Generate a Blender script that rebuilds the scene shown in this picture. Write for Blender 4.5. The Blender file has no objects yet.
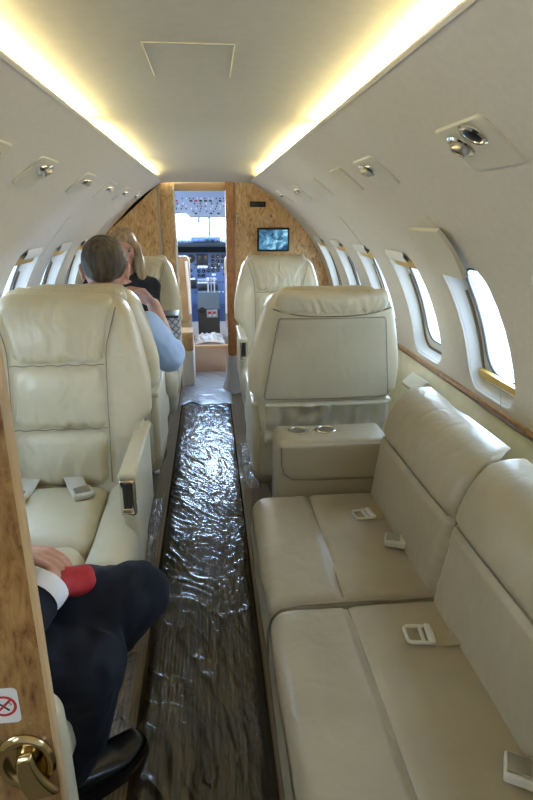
import bpy, bmesh, math, random
from mathutils import Vector, Matrix, noise
PI = math.pi
random.seed(7)
S = bpy.context.scene
COL = S.collection
V = Vector

# ------------------------------------------------------------------ materials
def mat(name, base=(.5, .5, .5), rough=.5, metal=0., spec=.5, coat=0.):
    m = bpy.data.materials.new(name)
    m.use_nodes = True
    b = m.node_tree.nodes['Principled BSDF']
    b.inputs['Base Color'].default_value = (*base, 1)
    b.inputs['Roughness'].default_value = rough
    b.inputs['Metallic'].default_value = metal
    b.inputs['Specular IOR Level'].default_value = spec
    b.inputs['Coat Weight'].default_value = coat
    b.inputs['Coat Roughness'].default_value = .08
    return m

def N(m, t, **kw):
    n = m.node_tree.nodes.new(t)
    for k, v in kw.items():
        if k in n.inputs: n.inputs[k].default_value = v
        else: setattr(n, k, v)
    return n

def L(m, a, b): m.node_tree.links.new(a, b)

def coords(m, scale=(1, 1, 1), rot=(0, 0, 0), kind='Object'):
    tc = N(m, 'ShaderNodeTexCoord'); mp = N(m, 'ShaderNodeMapping')
    mp.inputs['Scale'].default_value = scale; mp.inputs['Rotation'].default_value = rot
    L(m, tc.outputs[kind], mp.inputs['Vector'])
    return mp.outputs['Vector']

def ramp(m, fac, stops):
    r = N(m, 'ShaderNodeValToRGB')
    e = r.color_ramp.elements
    while len(e) < len(stops): e.new(.5)
    for el, (p, c) in zip(e, stops):
        el.position = p; el.color = (*c, 1)
    L(m, fac, r.inputs['Fac'])
    return r.outputs['Color']

def bump(m, h, strength=.2, dist=.002):
    b = N(m, 'ShaderNodeBump'); b.inputs['Strength'].default_value = strength; b.inputs['Distance'].default_value = dist
    L(m, h, b.inputs['Height']); L(m, b.outputs['Normal'], m.node_tree.nodes['Principled BSDF'].inputs['Normal'])

def noisy(m, c1, c2, scale=8, detail=4, stretch=(1, 1, 1), bs=0., bd=.002, bscale=None):
    b = m.node_tree.nodes['Principled BSDF']
    v = coords(m, stretch)
    n = N(m, 'ShaderNodeTexNoise', Scale=scale, Detail=detail); L(m, v, n.inputs['Vector'])
    L(m, ramp(m, n.outputs['Fac'], [(.35, c1), (.65, c2)]), b.inputs['Base Color'])
    if bs:
        n2 = N(m, 'ShaderNodeTexNoise', Scale=bscale or scale, Detail=3); L(m, v, n2.inputs['Vector'])
        bump(m, n2.outputs['Fac'], bs, bd)
    return m

def leather(name, c1, c2, rough=.42):
    m = mat(name, c1, rough, spec=.45)
    b = m.node_tree.nodes['Principled BSDF']
    v = coords(m)
    n = N(m, 'ShaderNodeTexNoise', Scale=5., Detail=3.); L(m, v, n.inputs['Vector'])
    L(m, ramp(m, n.outputs['Fac'], [(.35, c1), (.65, c2)]), b.inputs['Base Color'])
    n1 = N(m, 'ShaderNodeTexNoise', Scale=16., Detail=2., Distortion=.6); L(m, v, n1.inputs['Vector'])
    n2 = N(m, 'ShaderNodeTexVoronoi', Scale=420.); L(m, v, n2.inputs['Vector'])
    mx = N(m, 'ShaderNodeMath', operation='MULTIPLY_ADD'); mx.inputs[1].default_value = .05
    L(m, n2.outputs['Distance'], mx.inputs[0]); L(m, n1.outputs['Fac'], mx.inputs[2])
    bump(m, mx.outputs[0], .55, .006)
    return m

M_LEA = leather('cream_leather', (.60, .53, .365), (.66, .59, .42), .34)
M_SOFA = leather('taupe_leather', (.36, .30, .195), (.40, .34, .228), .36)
M_LEA2 = leather('shell_leather', (.47, .415, .29), (.52, .46, .33), .45)
M_PIPE = mat('leather_piping', (.26, .22, .155), .5)
M_SEAM = mat('seam_thread', (.16, .13, .09), .8)
M_WALL = noisy(mat('sidewall_suede', (.6, .56, .49), .75), (.655, .60, .53), (.685, .635, .56), 60, 5, bs=.08, bd=.001, bscale=300)
M_HEAD = noisy(mat('headliner_suede', (.6, .56, .49), .8), (.66, .615, .50), (.69, .645, .53), 40, 5, bs=.06, bd=.001, bscale=300)
M_DADO = noisy(mat('dado_leather', (.55, .53, .40), .55), (.58, .54, .34), (.66, .61, .40), 10, 4, bs=.15, bd=.002, bscale=200)
M_WIN = mat('window_surround', (.66, .64, .59), .45)
M_TRACK = mat('shade_track', (.17, .13, .10), .6)
M_GOLD = mat('gold_metal', (.78, .50, .14), .35, .5)
M_BRASS = mat('polished_brass', (.62, .47, .24), .16, 1.)
M_CHROME = mat('chrome', (.75, .72, .66), .12, 1.)
M_STEEL = mat('brushed_steel', (.45, .42, .37), .3, 1.)
M_BLACK = mat('black_plastic', (.012, .012, .014), .4)
M_DARK = mat('dark_plastic', (.05, .045, .04), .5)
M_WHITE = mat('white_plastic', (.80, .78, .72), .4)
M_IVORY = mat('ivory_plastic', (.64, .60, .50), .4)
M_RED = noisy(mat('red_cloth', (.45, .02, .03), .7), (.36, .012, .02), (.48, .025, .035), 30, 3, bs=.3, bd=.003)
M_REDP = mat('red_plastic', (.55, .02, .02), .4)
M_SUIT = noisy(mat('navy_suit_cloth', (.010, .012, .020), .85, spec=.3), (.008, .010, .017), (.013, .015, .024), 20, 4, bs=.5, bd=.006, bscale=14)
M_SHOE = noisy(mat('black_shoe_leather', (.008, .008, .008), .22), (.006, .006, .006), (.012, .012, .012), 20, 3, bs=.15, bd=.003)
M_SHIRT = noisy(mat('light_blue_shirt', (.42, .58, .90), .8), (.40, .55, .88), (.45, .61, .92), 20, 4, bs=.5, bd=.006, bscale=13)
M_CUFF = mat('white_shirt_cuff', (.80, .80, .82), .8)
M_SKIN = noisy(mat('skin', (.55, .30, .21), .5), (.50, .26, .18), (.60, .34, .25), 30, 4, bs=.15, bd=.001, bscale=120)
M_SKIN.node_tree.nodes['Principled BSDF'].inputs['Subsurface Weight'].default_value = .08
M_HAIRB = noisy(mat('grey_brown_hair', (.10, .075, .05), .6), (.045, .032, .020), (.105, .08, .053), 60, 5, (1, 1, .12), bs=.6, bd=.003, bscale=120)
M_HAIRY = noisy(mat('blond_hair', (.4, .27, .13), .45), (.22, .13, .055), (.48, .34, .17), 50, 5, (1, 1, .06), bs=.6, bd=.003, bscale=90)
M_TOP = noisy(mat('black_knit', (.012, .011, .012), .9), (.008, .008, .009), (.016, .015, .016), 40, 3, bs=.3, bd=.003)
M_EYE = mat('eye', (.20, .15, .12), .15)
M_LIP = mat('lips', (.45, .13, .11), .4)
M_CKGREY = mat('cockpit_grey', (.085, .15, .32), .6)
M_CKDARK = mat('cockpit_dark', (.012, .017, .03), .5)
M_CKLIGHT = mat('cockpit_light_grey', (.34, .43, .58), .6)
M_PED = mat('pedestal_grey', (.075, .09, .10), .85, spec=.2)
M_TAN = noisy(mat('tan_seat_leather', (.55, .42, .27), .55), (.32, .23, .135), (.40, .30, .18), 12, 3)
M_LENS = mat('gauge_face', (.015, .02, .03), .2)
M_MARK = mat('gauge_mark', (.75, .80, .85), .5)

def wood_mat(name, dark, mid, light, rough=.28):
    m = mat(name, mid, rough, spec=.5, coat=.35)
    b = m.node_tree.nodes['Principled BSDF']
    v = coords(m, (1, 1, .42))
    n1 = N(m, 'ShaderNodeTexNoise', Scale=26., Detail=6., Roughness=.65, Distortion=1.6); L(m, v, n1.inputs['Vector'])
    v2 = coords(m, (1, 1, .25))
    n2 = N(m, 'ShaderNodeTexNoise', Scale=110., Detail=3., Distortion=.4); L(m, v2, n2.inputs['Vector'])
    mx = N(m, 'ShaderNodeMath', operation='MULTIPLY_ADD'); mx.inputs[1].default_value = .45
    L(m, n2.outputs['Fac'], mx.inputs[0]); L(m, n1.outputs['Fac'], mx.inputs[2])
    L(m, ramp(m, mx.outputs[0], [(.50, dark), (.66, mid), (.88, light)]), b.inputs['Base Color'])
    return m
M_WOOD = wood_mat('burl_wood', (.11, .04, .010), (.30, .145, .045), (.44, .25, .09))
M_WOODB = wood_mat('bulkhead_burl', (.26, .11, .03), (.56, .32, .12), (.74, .50, .24))
M_WOODD = wood_mat('walnut_post', (.26, .095, .03), (.42, .17, .055), (.52, .25, .09))
M_WOODEDGE = mat('wood_edging', (.55, .37, .19), .4)
M_WOODRAIL = wood_mat('cherry_rail', (.24, .10, .04), (.40, .20, .08), (.50, .28, .13))

def carpet_mat(name, c1, c2, ribs=520., axis=0, bs=.5):
    m = mat(name, c1, .95, spec=.1)
    b = m.node_tree.nodes['Principled BSDF']
    v = coords(m)
    w = N(m, 'ShaderNodeTexWave', Scale=ribs / 20, Distortion=1.2, Detail=2.); w.bands_direction = 'X' if axis == 0 else 'Y'
    w.inputs['Detail Scale'].default_value = 3.
    L(m, v, w.inputs['Vector'])
    n = N(m, 'ShaderNodeTexNoise', Scale=160., Detail=3.); L(m, v, n.inputs['Vector'])
    mx = N(m, 'ShaderNodeMath', operation='MULTIPLY_ADD'); mx.inputs[1].default_value = .5
    L(m, n.outputs['Fac'], mx.inputs[0]); L(m, w.outputs['Fac'], mx.inputs[2])
    L(m, ramp(m, mx.outputs[0], [(.2, c1), (1., c2)]), b.inputs['Base Color'])
    bump(m, mx.outputs[0], bs, .004)
    return m
M_CARPET = carpet_mat('beige_ribbed_carpet', (.26, .205, .14), (.31, .25, .175))
M_AISLE = carpet_mat('brown_ribbed_carpet', (.052, .038, .019), (.057, .042, .0215), bs=.2)
M_STEP = noisy(mat('step_carpet', (.45, .36, .29), .95), (.40, .31, .25), (.50, .40, .33), 150, 4, bs=.3, bd=.002)

def facing(m, lo, hi, normal=None):
    """reflectance that rises towards grazing, the same from both sides of a sheet"""
    lw = N(m, 'ShaderNodeLayerWeight', Blend=.5)
    if normal: L(m, normal, lw.inputs['Normal'])
    pw = N(m, 'ShaderNodeMath', operation='POWER'); pw.inputs[1].default_value = 4.
    L(m, lw.outputs['Facing'], pw.inputs[0])
    mr = N(m, 'ShaderNodeMapRange'); mr.inputs['To Min'].default_value = lo; mr.inputs['To Max'].default_value = hi
    L(m, pw.outputs[0], mr.inputs['Value'])
    return mr.outputs[0]

def glass_mat(name, tint=(.95, .97, 1.)):
    m = bpy.data.materials.new(name); m.use_nodes = True
    nt = m.node_tree; nt.nodes.remove(nt.nodes['Principled BSDF'])
    t = N(m, 'ShaderNodeBsdfTransparent'); t.inputs[0].default_value = (*tint, 1)
    g = N(m, 'ShaderNodeBsdfGlossy', Roughness=.02)
    f = facing(m, .04, .7)
    mx = N(m, 'ShaderNodeMixShader')
    L(m, f, mx.inputs[0]); L(m, t.outputs[0], mx.inputs[1]); L(m, g.outputs[0], mx.inputs[2])
    L(m, mx.outputs[0], nt.nodes['Material Output'].inputs['Surface'])
    return m
M_GLASS = glass_mat('window_glass', (.80, .91, 1.))

def film_mat(name, tint, milky, gl, rough=.12):
    """clear plastic film: lets the carpet through, glossy, very slightly milky"""
    m = bpy.data.materials.new(name); m.use_nodes = True
    nt = m.node_tree; nt.nodes.remove(nt.nodes['Principled BSDF'])
    t = N(m, 'ShaderNodeBsdfTransparent'); t.inputs[0].default_value = (*tint, 1)
    d = N(m, 'ShaderNodeBsdfDiffuse'); d.inputs[0].default_value = (.8, .82, .86, 1)
    a = N(m, 'ShaderNodeMixShader'); a.inputs[0].default_value = milky
    L(m, t.outputs[0], a.inputs[1]); L(m, d.outputs[0], a.inputs[2])
    g = N(m, 'ShaderNodeBsdfGlossy', Roughness=rough)
    nz = N(m, 'ShaderNodeTexNoise', Scale=60., Detail=4., Distortion=1.); L(m, coords(m, (1, .6, 1)), nz.inputs['Vector'])
    bp = N(m, 'ShaderNodeBump'); bp.inputs['Strength'].default_value = .2; bp.inputs['Distance'].default_value = .004
    L(m, nz.outputs['Fac'], bp.inputs['Height'])
    L(m, bp.outputs[0], g.inputs['Normal']); f = facing(m, gl, .85, bp.outputs[0])
    mx = N(m, 'ShaderNodeMixShader')
    L(m, f, mx.inputs[0]); L(m, a.outputs[0], mx.inputs[1]); L(m, g.outputs[0], mx.inputs[2])
    L(m, mx.outputs[0], nt.nodes['Material Output'].inputs['Surface'])
    return m
M_FILM = film_mat('clear_film', (.80, .80, .80), .014, .09, .2)
M_FILM2 = film_mat('crumpled_film', (.85, .85, .86), .16, .12, .12)
M_FILM4 = film_mat('hazy_film', (.85, .86, .88), .38, .12, .28)
M_FILM3 = film_mat('milky_film', (.9, .9, .92), .72, .05, .2)

def emit(name, col, s):
    m = bpy.data.materials.new(name); m.use_nodes = True
    nt = m.node_tree; nt.nodes.remove(nt.nodes['Principled BSDF'])
    e = N(m, 'ShaderNodeEmission'); e.inputs[0].default_value = (*col, 1); e.inputs[1].default_value = s
    L(m, e.outputs[0], nt.nodes['Material Output'].inputs['Surface'])
    return m
M_LED = emit('warm_led', (1., .90, .51), 7.)

def quilt_mat():
    m = mat('quilted_grey_fabric', (.4, .41, .42), .8)
    b = m.node_tree.nodes['Principled BSDF']
    v = coords(m, (1, 1, 1), (0, PI / 4, 0))
    c = N(m, 'ShaderNodeTexBrick'); c.inputs['Scale'].default_value = 9.
    c.inputs['Color1'].default_value = (.42, .43, .45, 1); c.inputs['Color2'].default_value = (.36, .37, .39, 1); c.inputs['Mortar'].default_value = (.12, .12, .13, 1)
    c.inputs['Mortar Size'].default_value = .03; c.offset = 0
    c.inputs['Brick Width'].default_value = .25; c.inputs['Row Height'].default_value = .25
    sx = N(m, 'ShaderNodeSeparateXYZ'); cb = N(m, 'ShaderNodeCombineXYZ'); L(m, v, sx.inputs[0])
    L(m, sx.outputs[0], cb.inputs[0]); L(m, sx.outputs[2], cb.inputs[1]); L(m, cb.outputs[0], c.inputs['Vector'])
    L(m, c.outputs['Color'], b.inputs['Base Color'])
    return m
M_QUILT = quilt_mat()

# ------------------------------------------------------------------ mesh builder
class MB:
    def __init__(s): s.v = []; s.f = []
    def add(s, vs, fs):
        o = len(s.v); s.v += [V(p) for p in vs]; s.f += [tuple(i + o for i in f) for f in fs]
        return s
    def xf(s, mtx):
        s.v = [mtx @ p for p in s.v]; return s
    def merge(s, other, mtx=None):
        return s.add([mtx @ p for p in other.v] if mtx else other.v, other.f)
    def grid(s, nu, nv, fn, close_u=False, close_v=False):
        vs = [fn(i, j) for j in range(nv) for i in range(nu)]
        fs = []
        for j in range(nv if close_v else nv - 1):
            for i in range(nu if close_u else nu - 1):
                a = j * nu + i; b = j * nu + (i + 1) % nu
                c = ((j + 1) % nv) * nu + (i + 1) % nu; d = ((j + 1) % nv) * nu + i
                fs.append((a, b, c, d))
        return s.add(vs, fs)
    def rbox(s, c, h, r=.01, seg=3, n=(4, 4, 4), f=None):
        """rounded box: centre c, half sizes h, corner radius r; f(p, n, u) reshapes (u = position in -1..1)"""
        r = min(r, min(h) * .999)
        def ts(hh, k):
            inner = hh - r
            a = [-hh + r * q / seg for q in range(seg)] + [-inner + 2 * inner * q / k for q in range(k + 1)]
            return a + [hh - r + r * (q + 1) / seg for q in range(seg)]
        T = [ts(h[i], n[i]) for i in range(3)]
        idx = {}; vs = []; fs = []
        def vid(p):
            k = (round(p[0], 6), round(p[1], 6), round(p[2], 6))
            if k in idx: return idx[k]
            q = V([max(-(h[i] - r), min(h[i] - r, p[i])) for i in range(3)])
            d = V(p) - q
            nn = d.normalized() if d.length > 1e-9 else V((0, 0, 1))
            o = q + nn * r
            u = V([o[i] / h[i] for i in range(3)])
            if f: o = f(o, nn, u)
            vs.append(o + V(c)); idx[k] = len(vs) - 1
            return idx[k]
        for ax in range(3):
            a, b = (ax + 1) % 3, (ax + 2) % 3
            for sg in (-1, 1):
                for i in range(len(T[a]) - 1):
                    for j in range(len(T[b]) - 1):
                        q = []
                        for (x, y) in ((i, j), (i + 1, j), (i + 1, j + 1), (i, j + 1)):
                            p = [0, 0, 0]; p[ax] = sg * h[ax]; p[a] = T[a][x]; p[b] = T[b][y]
                            q.append(vid(tuple(p)))
                        fs.append(tuple(q) if sg > 0 else tuple(reversed(q)))
        return s.add(vs, fs)
    def tube(s, path, r, seg=8, cap=True, closed=False):
        P = [V(p) for p in path]; n = len(P)
        R = r if isinstance(r, (list, tuple)) else [r] * n
        t0 = (P[1] - P[0]).normalized()
        up = V((0, 0, 1)) if abs(t0.z) < .9 else V((1, 0, 0))
        nx = t0.cross(up).normalized()
        vs = []
        for i in range(n):
            if closed: t = (P[(i + 1) % n] - P[i - 1]).normalized()
            else: t = (P[min(i + 1, n - 1)] - P[max(i - 1, 0)]).normalized()
            nx = (nx - t * nx.dot(t)); nx = nx.normalized() if nx.length > 1e-6 else t.orthogonal().normalized()
            ny = t.cross(nx)
            vs += [P[i] + (nx * math.cos(2 * PI * k / seg) + ny * math.sin(2 * PI * k / seg)) * R[i] for k in range(seg)]
        fs = []
        for i in range(n if closed else n - 1):
            for k in range(seg):
                a = i * seg + k; b = i * seg + (k + 1) % seg
                j = (i + 1) % n
                fs.append((a, b, j * seg + (k + 1) % seg, j * seg + k))
        if cap and not closed:
            fs.append(tuple(reversed(range(seg)))); fs.append(tuple(range((n - 1) * seg, n * seg)))
        return s.add(vs, fs)
    def capsule(s, a, b, ra, rb, seg=14):
        a, b = V(a), V(b); d = b - a
        if d.length < 1e-6: d = V((0, 0, 1e-4))
        t = d.normalized(); path = []; rr = []
        for k in range(6):
            an = PI / 2 * (k / 5); path.append(a - t * ra * math.cos(an)); rr.append(max(ra * math.sin(an), 1e-4))
        for k in range(6):
            an = PI / 2 * (k / 5); path.append(b + t * rb * math.sin(an)); rr.append(max(rb * math.cos(an), 1e-4))
        return s.tube(path, rr, seg)
    def chain(s, pts, rad):
        for i in range(len(pts) - 1): s.capsule(pts[i], pts[i + 1], rad[i], rad[i + 1])
        return s
    def ell(s, c, r, rot=None, nu=24, nv=16, f=None):
        vs = []; R = rot.to_matrix() if rot is not None and hasattr(rot, 'to_matrix') else (rot or Matrix.Identity(3))
        for j in range(nv + 1):
            ph = PI * j / nv
            for i in range(nu):
                th = 2 * PI * i / nu
                u = V((math.sin(ph) * math.cos(th), math.sin(ph) * math.sin(th), math.cos(ph)))
                p = V((u.x * r[0], u.y * r[1], u.z * r[2]))
                if f: p = f(p, u)
                vs.append(V(c) + R @ p)
        fs = []
        for j in range(nv):
            for i in range(nu):
                fs.append((j * nu + i, (j + 1) * nu + i, (j + 1) * nu + (i + 1) % nu, j * nu + (i + 1) % nu))
        return s.add(vs, fs)
    def lathe(s, prof, mtx=None, seg=24):
        """profile of (r, z) spun about z"""
        vs = []; n = len(prof)
        for (r, z) in prof:
            for k in range(seg):
                p = V((r * math.cos(2 * PI * k / seg), r * math.sin(2 * PI * k / seg), z))
                vs.append(mtx @ p if mtx else p)
        fs = []
        for i in range(n - 1):
            for k in range(seg):
                fs.append((i * seg + k, i * seg + (k + 1) % seg, (i + 1) * seg + (k + 1) % seg, (i + 1) * seg + k))
        fs.append(tuple(reversed(range(seg)))); fs.append(tuple(range((n - 1) * seg, n * seg)))
        return s.add(vs, fs)
    def prism(s, poly, ext):
        """closed polygon (3-D points) extruded by vector ext"""
        n = len(poly); e = V(ext)
        vs = [V(p) for p in poly] + [V(p) + e for p in poly]
        fs = [tuple(reversed(range(n))), tuple(range(n, 2 * n))] + [(i, (i + 1) % n, n + (i + 1) % n, n + i) for i in range(n)]
        return s.add(vs, fs)
    def box(s, lo, hi):
        c = [(a + b) / 2 for a, b in zip(lo, hi)]; h = [(b - a) / 2 for a, b in zip(lo, hi)]
        return s.rbox(c, h, min(h) * .2, 1, (1, 1, 1))
    def mesh(s, name, m, smooth=True, fix=True):
        me = bpy.data.meshes.new(name); me.from_pydata([tuple(p) for p in s.v], [], s.f); me.update()
        if fix:
            bm = bmesh.new(); bm.from_mesh(me)
            bmesh.ops.remove_doubles(bm, verts=bm.verts, dist=1e-6)
            bmesh.ops.recalc_face_normals(bm, faces=bm.faces); bm.to_mesh(me); bm.free()
        if m: me.materials.append(m)
        if smooth:
            me.polygons.foreach_set('use_smooth', [True] * len(me.polygons))
            me.set_sharp_from_angle(angle=math.radians(42))
        return me
    def build(s, name, m, parent=None, smooth=True, fix=True):
        o = bpy.data.objects.new(name, s.mesh(name, m, smooth, fix)); COL.objects.link(o)
        if parent is not None: o.parent = parent
        return o

def remesh(mb, voxel=.006, smooth=4):
    """weld everything in the builder into one continuous surface"""
    me = mb.mesh('tmp', None); o = bpy.data.objects.new('tmp', me); COL.objects.link(o)
    r = o.modifiers.new('r', 'REMESH'); r.mode = 'VOXEL'; r.voxel_size = voxel
    if smooth:
        sm = o.modifiers.new('s', 'SMOOTH'); sm.iterations = smooth; sm.factor = .5
    dg = bpy.context.evaluated_depsgraph_get(); ev = o.evaluated_get(dg)
    em = ev.to_mesh(); out = MB()
    out.add([v.co.copy() for v in em.vertices], [tuple(p.vertices) for p in em.polygons])
    ev.to_mesh_clear(); bpy.data.objects.remove(o); bpy.data.meshes.remove(me)
    return out

def wrinkle(mb, amp, sc, stretch=(1, 1, 1), seed=0):
    """push a closed surface about by noise, for cloth folds"""
    for i, p in enumerate(mb.v):
        q = V((p.x * stretch[0], p.y * stretch[1], p.z * stretch[2])) * sc + V((seed, seed * 2, 0))
        d = V((noise.noise(q), noise.noise(q + V((31.4, 7.1, 2.2))), noise.noise(q + V((5.7, 47.3, 19.9)))))
        mb.v[i] = p + d * amp
    return mb

def thing(name, label, cat, loc=(0, 0, 0), rz=0, group=None):
    o = bpy.data.objects.new(name, None); COL.objects.link(o)
    o.location = loc; o.rotation_euler = (0, 0, rz); o.empty_display_size = .05
    return tag(o, label, cat, group)
def tag(o, label, cat, group=None):
    o['label'] = label; o['category'] = cat
    if group: o['group'] = group
    return o
def struct(o):
    o['kind'] = 'structure'; return o
def dup(root, label, loc, rz):
    r = root.copy(); COL.objects.link(r); r.location = loc; r.rotation_euler = (0, 0, rz); r['label'] = label
    for ch in list(root.children):
        c = ch.copy(); COL.objects.link(c); c.parent = r
        for g in ch.children:
            d = g.copy(); COL.objects.link(d); d.parent = c
    return r

def soft(bx=0, by=0, bz=0, wr=0, ws=14, seed=0, gather=0, gs=40, gaxis='z', warp=None):
    """leather cushion shaping: faces bulge, fine creases, gathers (folds running along an axis)"""
    def f(p, n, u):
        a, b, c = [max(0, 1 - t * t) for t in u]
        q = p.copy()
        q.x += bx * n.x * b * c; q.y += by * n.y * a * c; q.z += bz * n.z * a * b
        if wr: q += n * wr * noise.noise(V((p.x, p.y, p.z)) * ws + V((seed, 0, seed)))
        if gather:
            k = p.x * gs
            zz = p.z * 9
            k += 1.5 * noise.noise(V((p.x * 7, p.z * 9, seed + 2)))
            g = (.5 - 2 * abs(noise.noise(V((k, zz, seed))))) + .5 * (.5 - 2 * abs(noise.noise(V((k * 1.9, zz * 1.6, seed + 5)))))
            g *= .35 + .65 * max(0, -u.z * .5 + .5)
            q += n * gather * g
        return warp(q) if warp else q
    return f

# ------------------------------------------------------------------ cabin shell
ZC = .65
def prof_r(a):                                  # a: angle above the horizontal
    d = math.degrees(a)
    return .95 + .05 * (max(0, d - 42) / 29.5) ** 2
def wp(side, a, y, dr=0.):
    r = prof_r(a) + dr
    return V((side * r * math.cos(a), y, ZC + r * math.sin(a)))
A_RAIL, A_TOP, A_LIP = math.radians(5.), math.radians(41.5), math.radians(71.4)
Y0, Y1 = -.95, 4.40
PITCH = .58
HW, HS0, HS1 = .165, math.radians(6.8), math.radians(36.6)      # half width, angles of a window opening

def rrect(cx, cy, hx, hy, r, k=6):
    pts = []
    for (sx, sy, a0) in ((1, 1, 0), (-1, 1, PI / 2), (-1, -1, PI), (1, -1, 3 * PI / 2)):
        for q in range(k + 1):
            a = a0 + PI / 2 * q / k
            pts.append((cx + sx * (hx - r) + r * math.cos(a), cy + sy * (hy - r) + r * math.sin(a)))
    # points in the middle of the straight sides
    out = []
    n = len(pts)
    for i in range(n):
        out.append(pts[i])
        if (i + 1) % (k + 1) == 0:
            a, b = pts[i], pts[(i + 1) % n]
            for t in (.2, .4, .6, .8): out.append((a[0] + (b[0] - a[0]) * t, a[1] + (b[1] - a[1]) * t))
    return out

def build_wall(side, centres, name):
    mb = MB()
    R0 = .95
    s0, s1 = HS0 * R0, HS1 * R0
    cs, hs = (s0 + s1) / 2, (s1 - s0) / 2
    cell0, cell1 = A_RAIL * R0, A_TOP * R0
    ys = sorted(centres)
    first, last = ys[0] - PITCH / 2, ys[-1] + PITCH / 2
    def patch(ya, yb, a0, a1, ny, na):
        mb.grid(ny, na, lambda i, j: wp(side, a0 + (a1 - a0) * j / (na - 1), ya + (yb - ya) * i / (ny - 1)))
    patch(Y0, Y1, A_TOP, A_LIP, 40, 22)
    if first > Y0: patch(Y0, first, A_RAIL, A_TOP, 6, 20)
    if last < Y1: patch(last, Y1, A_RAIL, A_TOP, 6, 20)
    K = 6
    for yc in ys:
        hole = rrect(0, 0, HW, hs, .075, K)
        n = len(hole); step = K + 1 + 4
        outer = []
        for i, (px, py) in enumerate(hole):
            u, v = px / HW, py / hs
            if i % step == K // 2:
                u, v = (1 if u > 0 else -1), (1 if v > 0 else -1)
            else:
                m = max(abs(u), abs(v)); u /= m; v /= m
            outer.append((u * PITCH / 2, v * ((cell1 - cs) if v > 0 else (cs - cell0))))
        rings = []
        for t in (0, .25, .5, .75, .93, 1):
            rings.append([(o[0] + (h[0] - o[0]) * t, o[1] + (h[1] - o[1]) * t) for o, h in zip(outer, hole)])
        rings.append([(h[0] * .985, h[1] * .99) for h in hole])
        mb.grid(n, len(rings), lambda i, j: wp(side, (cs + rings[j][i][1]) / R0, yc + rings[j][i][0], (.003 if j == 5 else .012 if j == 6 else 0)), close_u=True)
    w = struct(mb.build(name, M_WALL))
    return cs, hs

def build_window(side, yc, cs, hs, shade, num, lit=False):
    R0 = .95
    P = lambda x, s, dr: wp(side, (cs + s) / R0, yc + x, dr)
    mb = MB()
    # opening lip, deep reveal, inner frame plate with pane hole
    rings = [(rrect(0, 0, HW + .012, hs + .012, .08), .006), (rrect(0, 0, HW - .004, hs - .004, .073), .010), (rrect(0, 0, HW - .016, hs - .016, .068), .045),
             (rrect(0, 0, HW - .022, hs - .022, .064), .052), (rrect(0, -.004, .122, .192, .08), .052), (rrect(0, -.004, .118, .188, .078), .056),
             (rrect(0, -.004, .116, .186, .077), .080)]
    n = len(rings[0][0])
    mb.grid(n, len(rings), lambda i, j: P(rings[j][0][i][0], rings[j][0][i][1], rings[j][1]), close_u=True)
    o = struct(mb.build('window_%d' % num, M_WIN))
    pr = rrect(0, -.004, .118, .188, .077)
    pm = MB()
    vs = []
    for t in (1., .66, .33): vs.append([(p[0] * t, p[1] * t) for p in pr])
    pm.grid(len(pr), 3, lambda i, j: P(vs[j][i][0], vs[j][i][1], .066), close_u=True)
    pm.add([P(x, y, .066) for x, y in vs[2]], [tuple(range(len(pr)))])
    pm.build('pane', M_GLASS, o)
    rim = MB(); rr = rrect(0, -.004, .117, .187, .077)
    rim.tube([P(x, y, .054) for x, y in rr], .004, 6, closed=True); rim.build('pane_seal', M_DARK, o)
    # pleated shade folded away in the head (or sill) of the opening, gold rail on its edge
    tk = MB(); rr = rrect(0, 0, HW - .021, hs - .021, .064)
    rr = [q for q in rr if q[1] < hs - .085]; kk = max(range(len(rr)), key=lambda i: math.hypot(rr[i][0] - rr[i - 1][0], rr[i][1] - rr[i - 1][1])); rr = rr[kk:] + rr[:kk]
    tk.tube([P(x, y, .049) for x, y in rr], .0055, 6); tk.build('shade_track', M_TRACK, o)
    sh = MB()
    s_a = hs - .036 if shade == 'up' else -hs + .06
    sh.grid(2, 8, lambda i, j: P((-1 + 2 * i) * (HW - .035), s_a - .03 + (.062 * j / 7 if shade == 'up' else .016 * j / 7 - .01), (.020 if shade == 'up' else .046) - (.005 if j % 2 else 0)))
    sh.build('shade', M_WHITE, o)
    rb = MB()
    s_r = hs - .058 if shade == 'up' else -hs + .052
    for k in range(1):
        hw_ = HW - .030; DR = .010 if shade == 'up' else .026
        rb.grid(9, 5, lambda i, j: P(-hw_ + 2 * hw_ * i / 8, s_r + (.042 if shade == 'up' else .024) * (j / 4 - .5), DR), False, False)
        rb.grid(9, 2, lambda i, j: P(-hw_ + 2 * hw_ * i / 8, s_r - (.021 if shade == 'up' else .012), DR + .016 * j))
        rb.grid(9, 2, lambda i, j: P(-hw_ + 2 * hw_ * i / 8, s_r + (.021 if shade == 'up' else .012), DR + .016 * j))
    rb.build('shade_rail', M_GOLD, o)
    if shade == 'up':
        vb = MB()                                # white cap over the head of the opening
        hw_ = HW - .05
        prof = [(hs - .036, .0), (hs - .040, -.006), (hs - .01, -.010), (hs + .008, -.002), (hs - .01, .012), (hs - .03, .012)]
        vb.grid(9, len(prof), lambda i, j: P(-hw_ + 2 * hw_ * i / 8, prof[j][0], prof[j][1]), close_v=True)
        vb.build('head_cap', M_WHITE, o)
    return o

num = 1
RIGHT_W = [1.745 + PITCH * k for k in range(-4, 5) if Y0 < 1.745 + PITCH * k - .29 and 1.745 + PITCH * k + .29 < 4.45]
LEFT_W = [2.05 + PITCH * k for k in range(-5, 5) if Y0 < 2.05 + PITCH * k - .29 and 2.05 + PITCH * k + .29 < 4.45]
for side, ws, nm in ((1, RIGHT_W, 'wall_right'), (-1, LEFT_W, 'wall_left')):
    cs, hs = build_wall(side, ws, nm)
    for yc in ws:
        build_window(side, yc, cs, hs, 'down' if (side == 1 and abs(yc - 1.745) < .01) else 'up', num); num += 1

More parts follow.
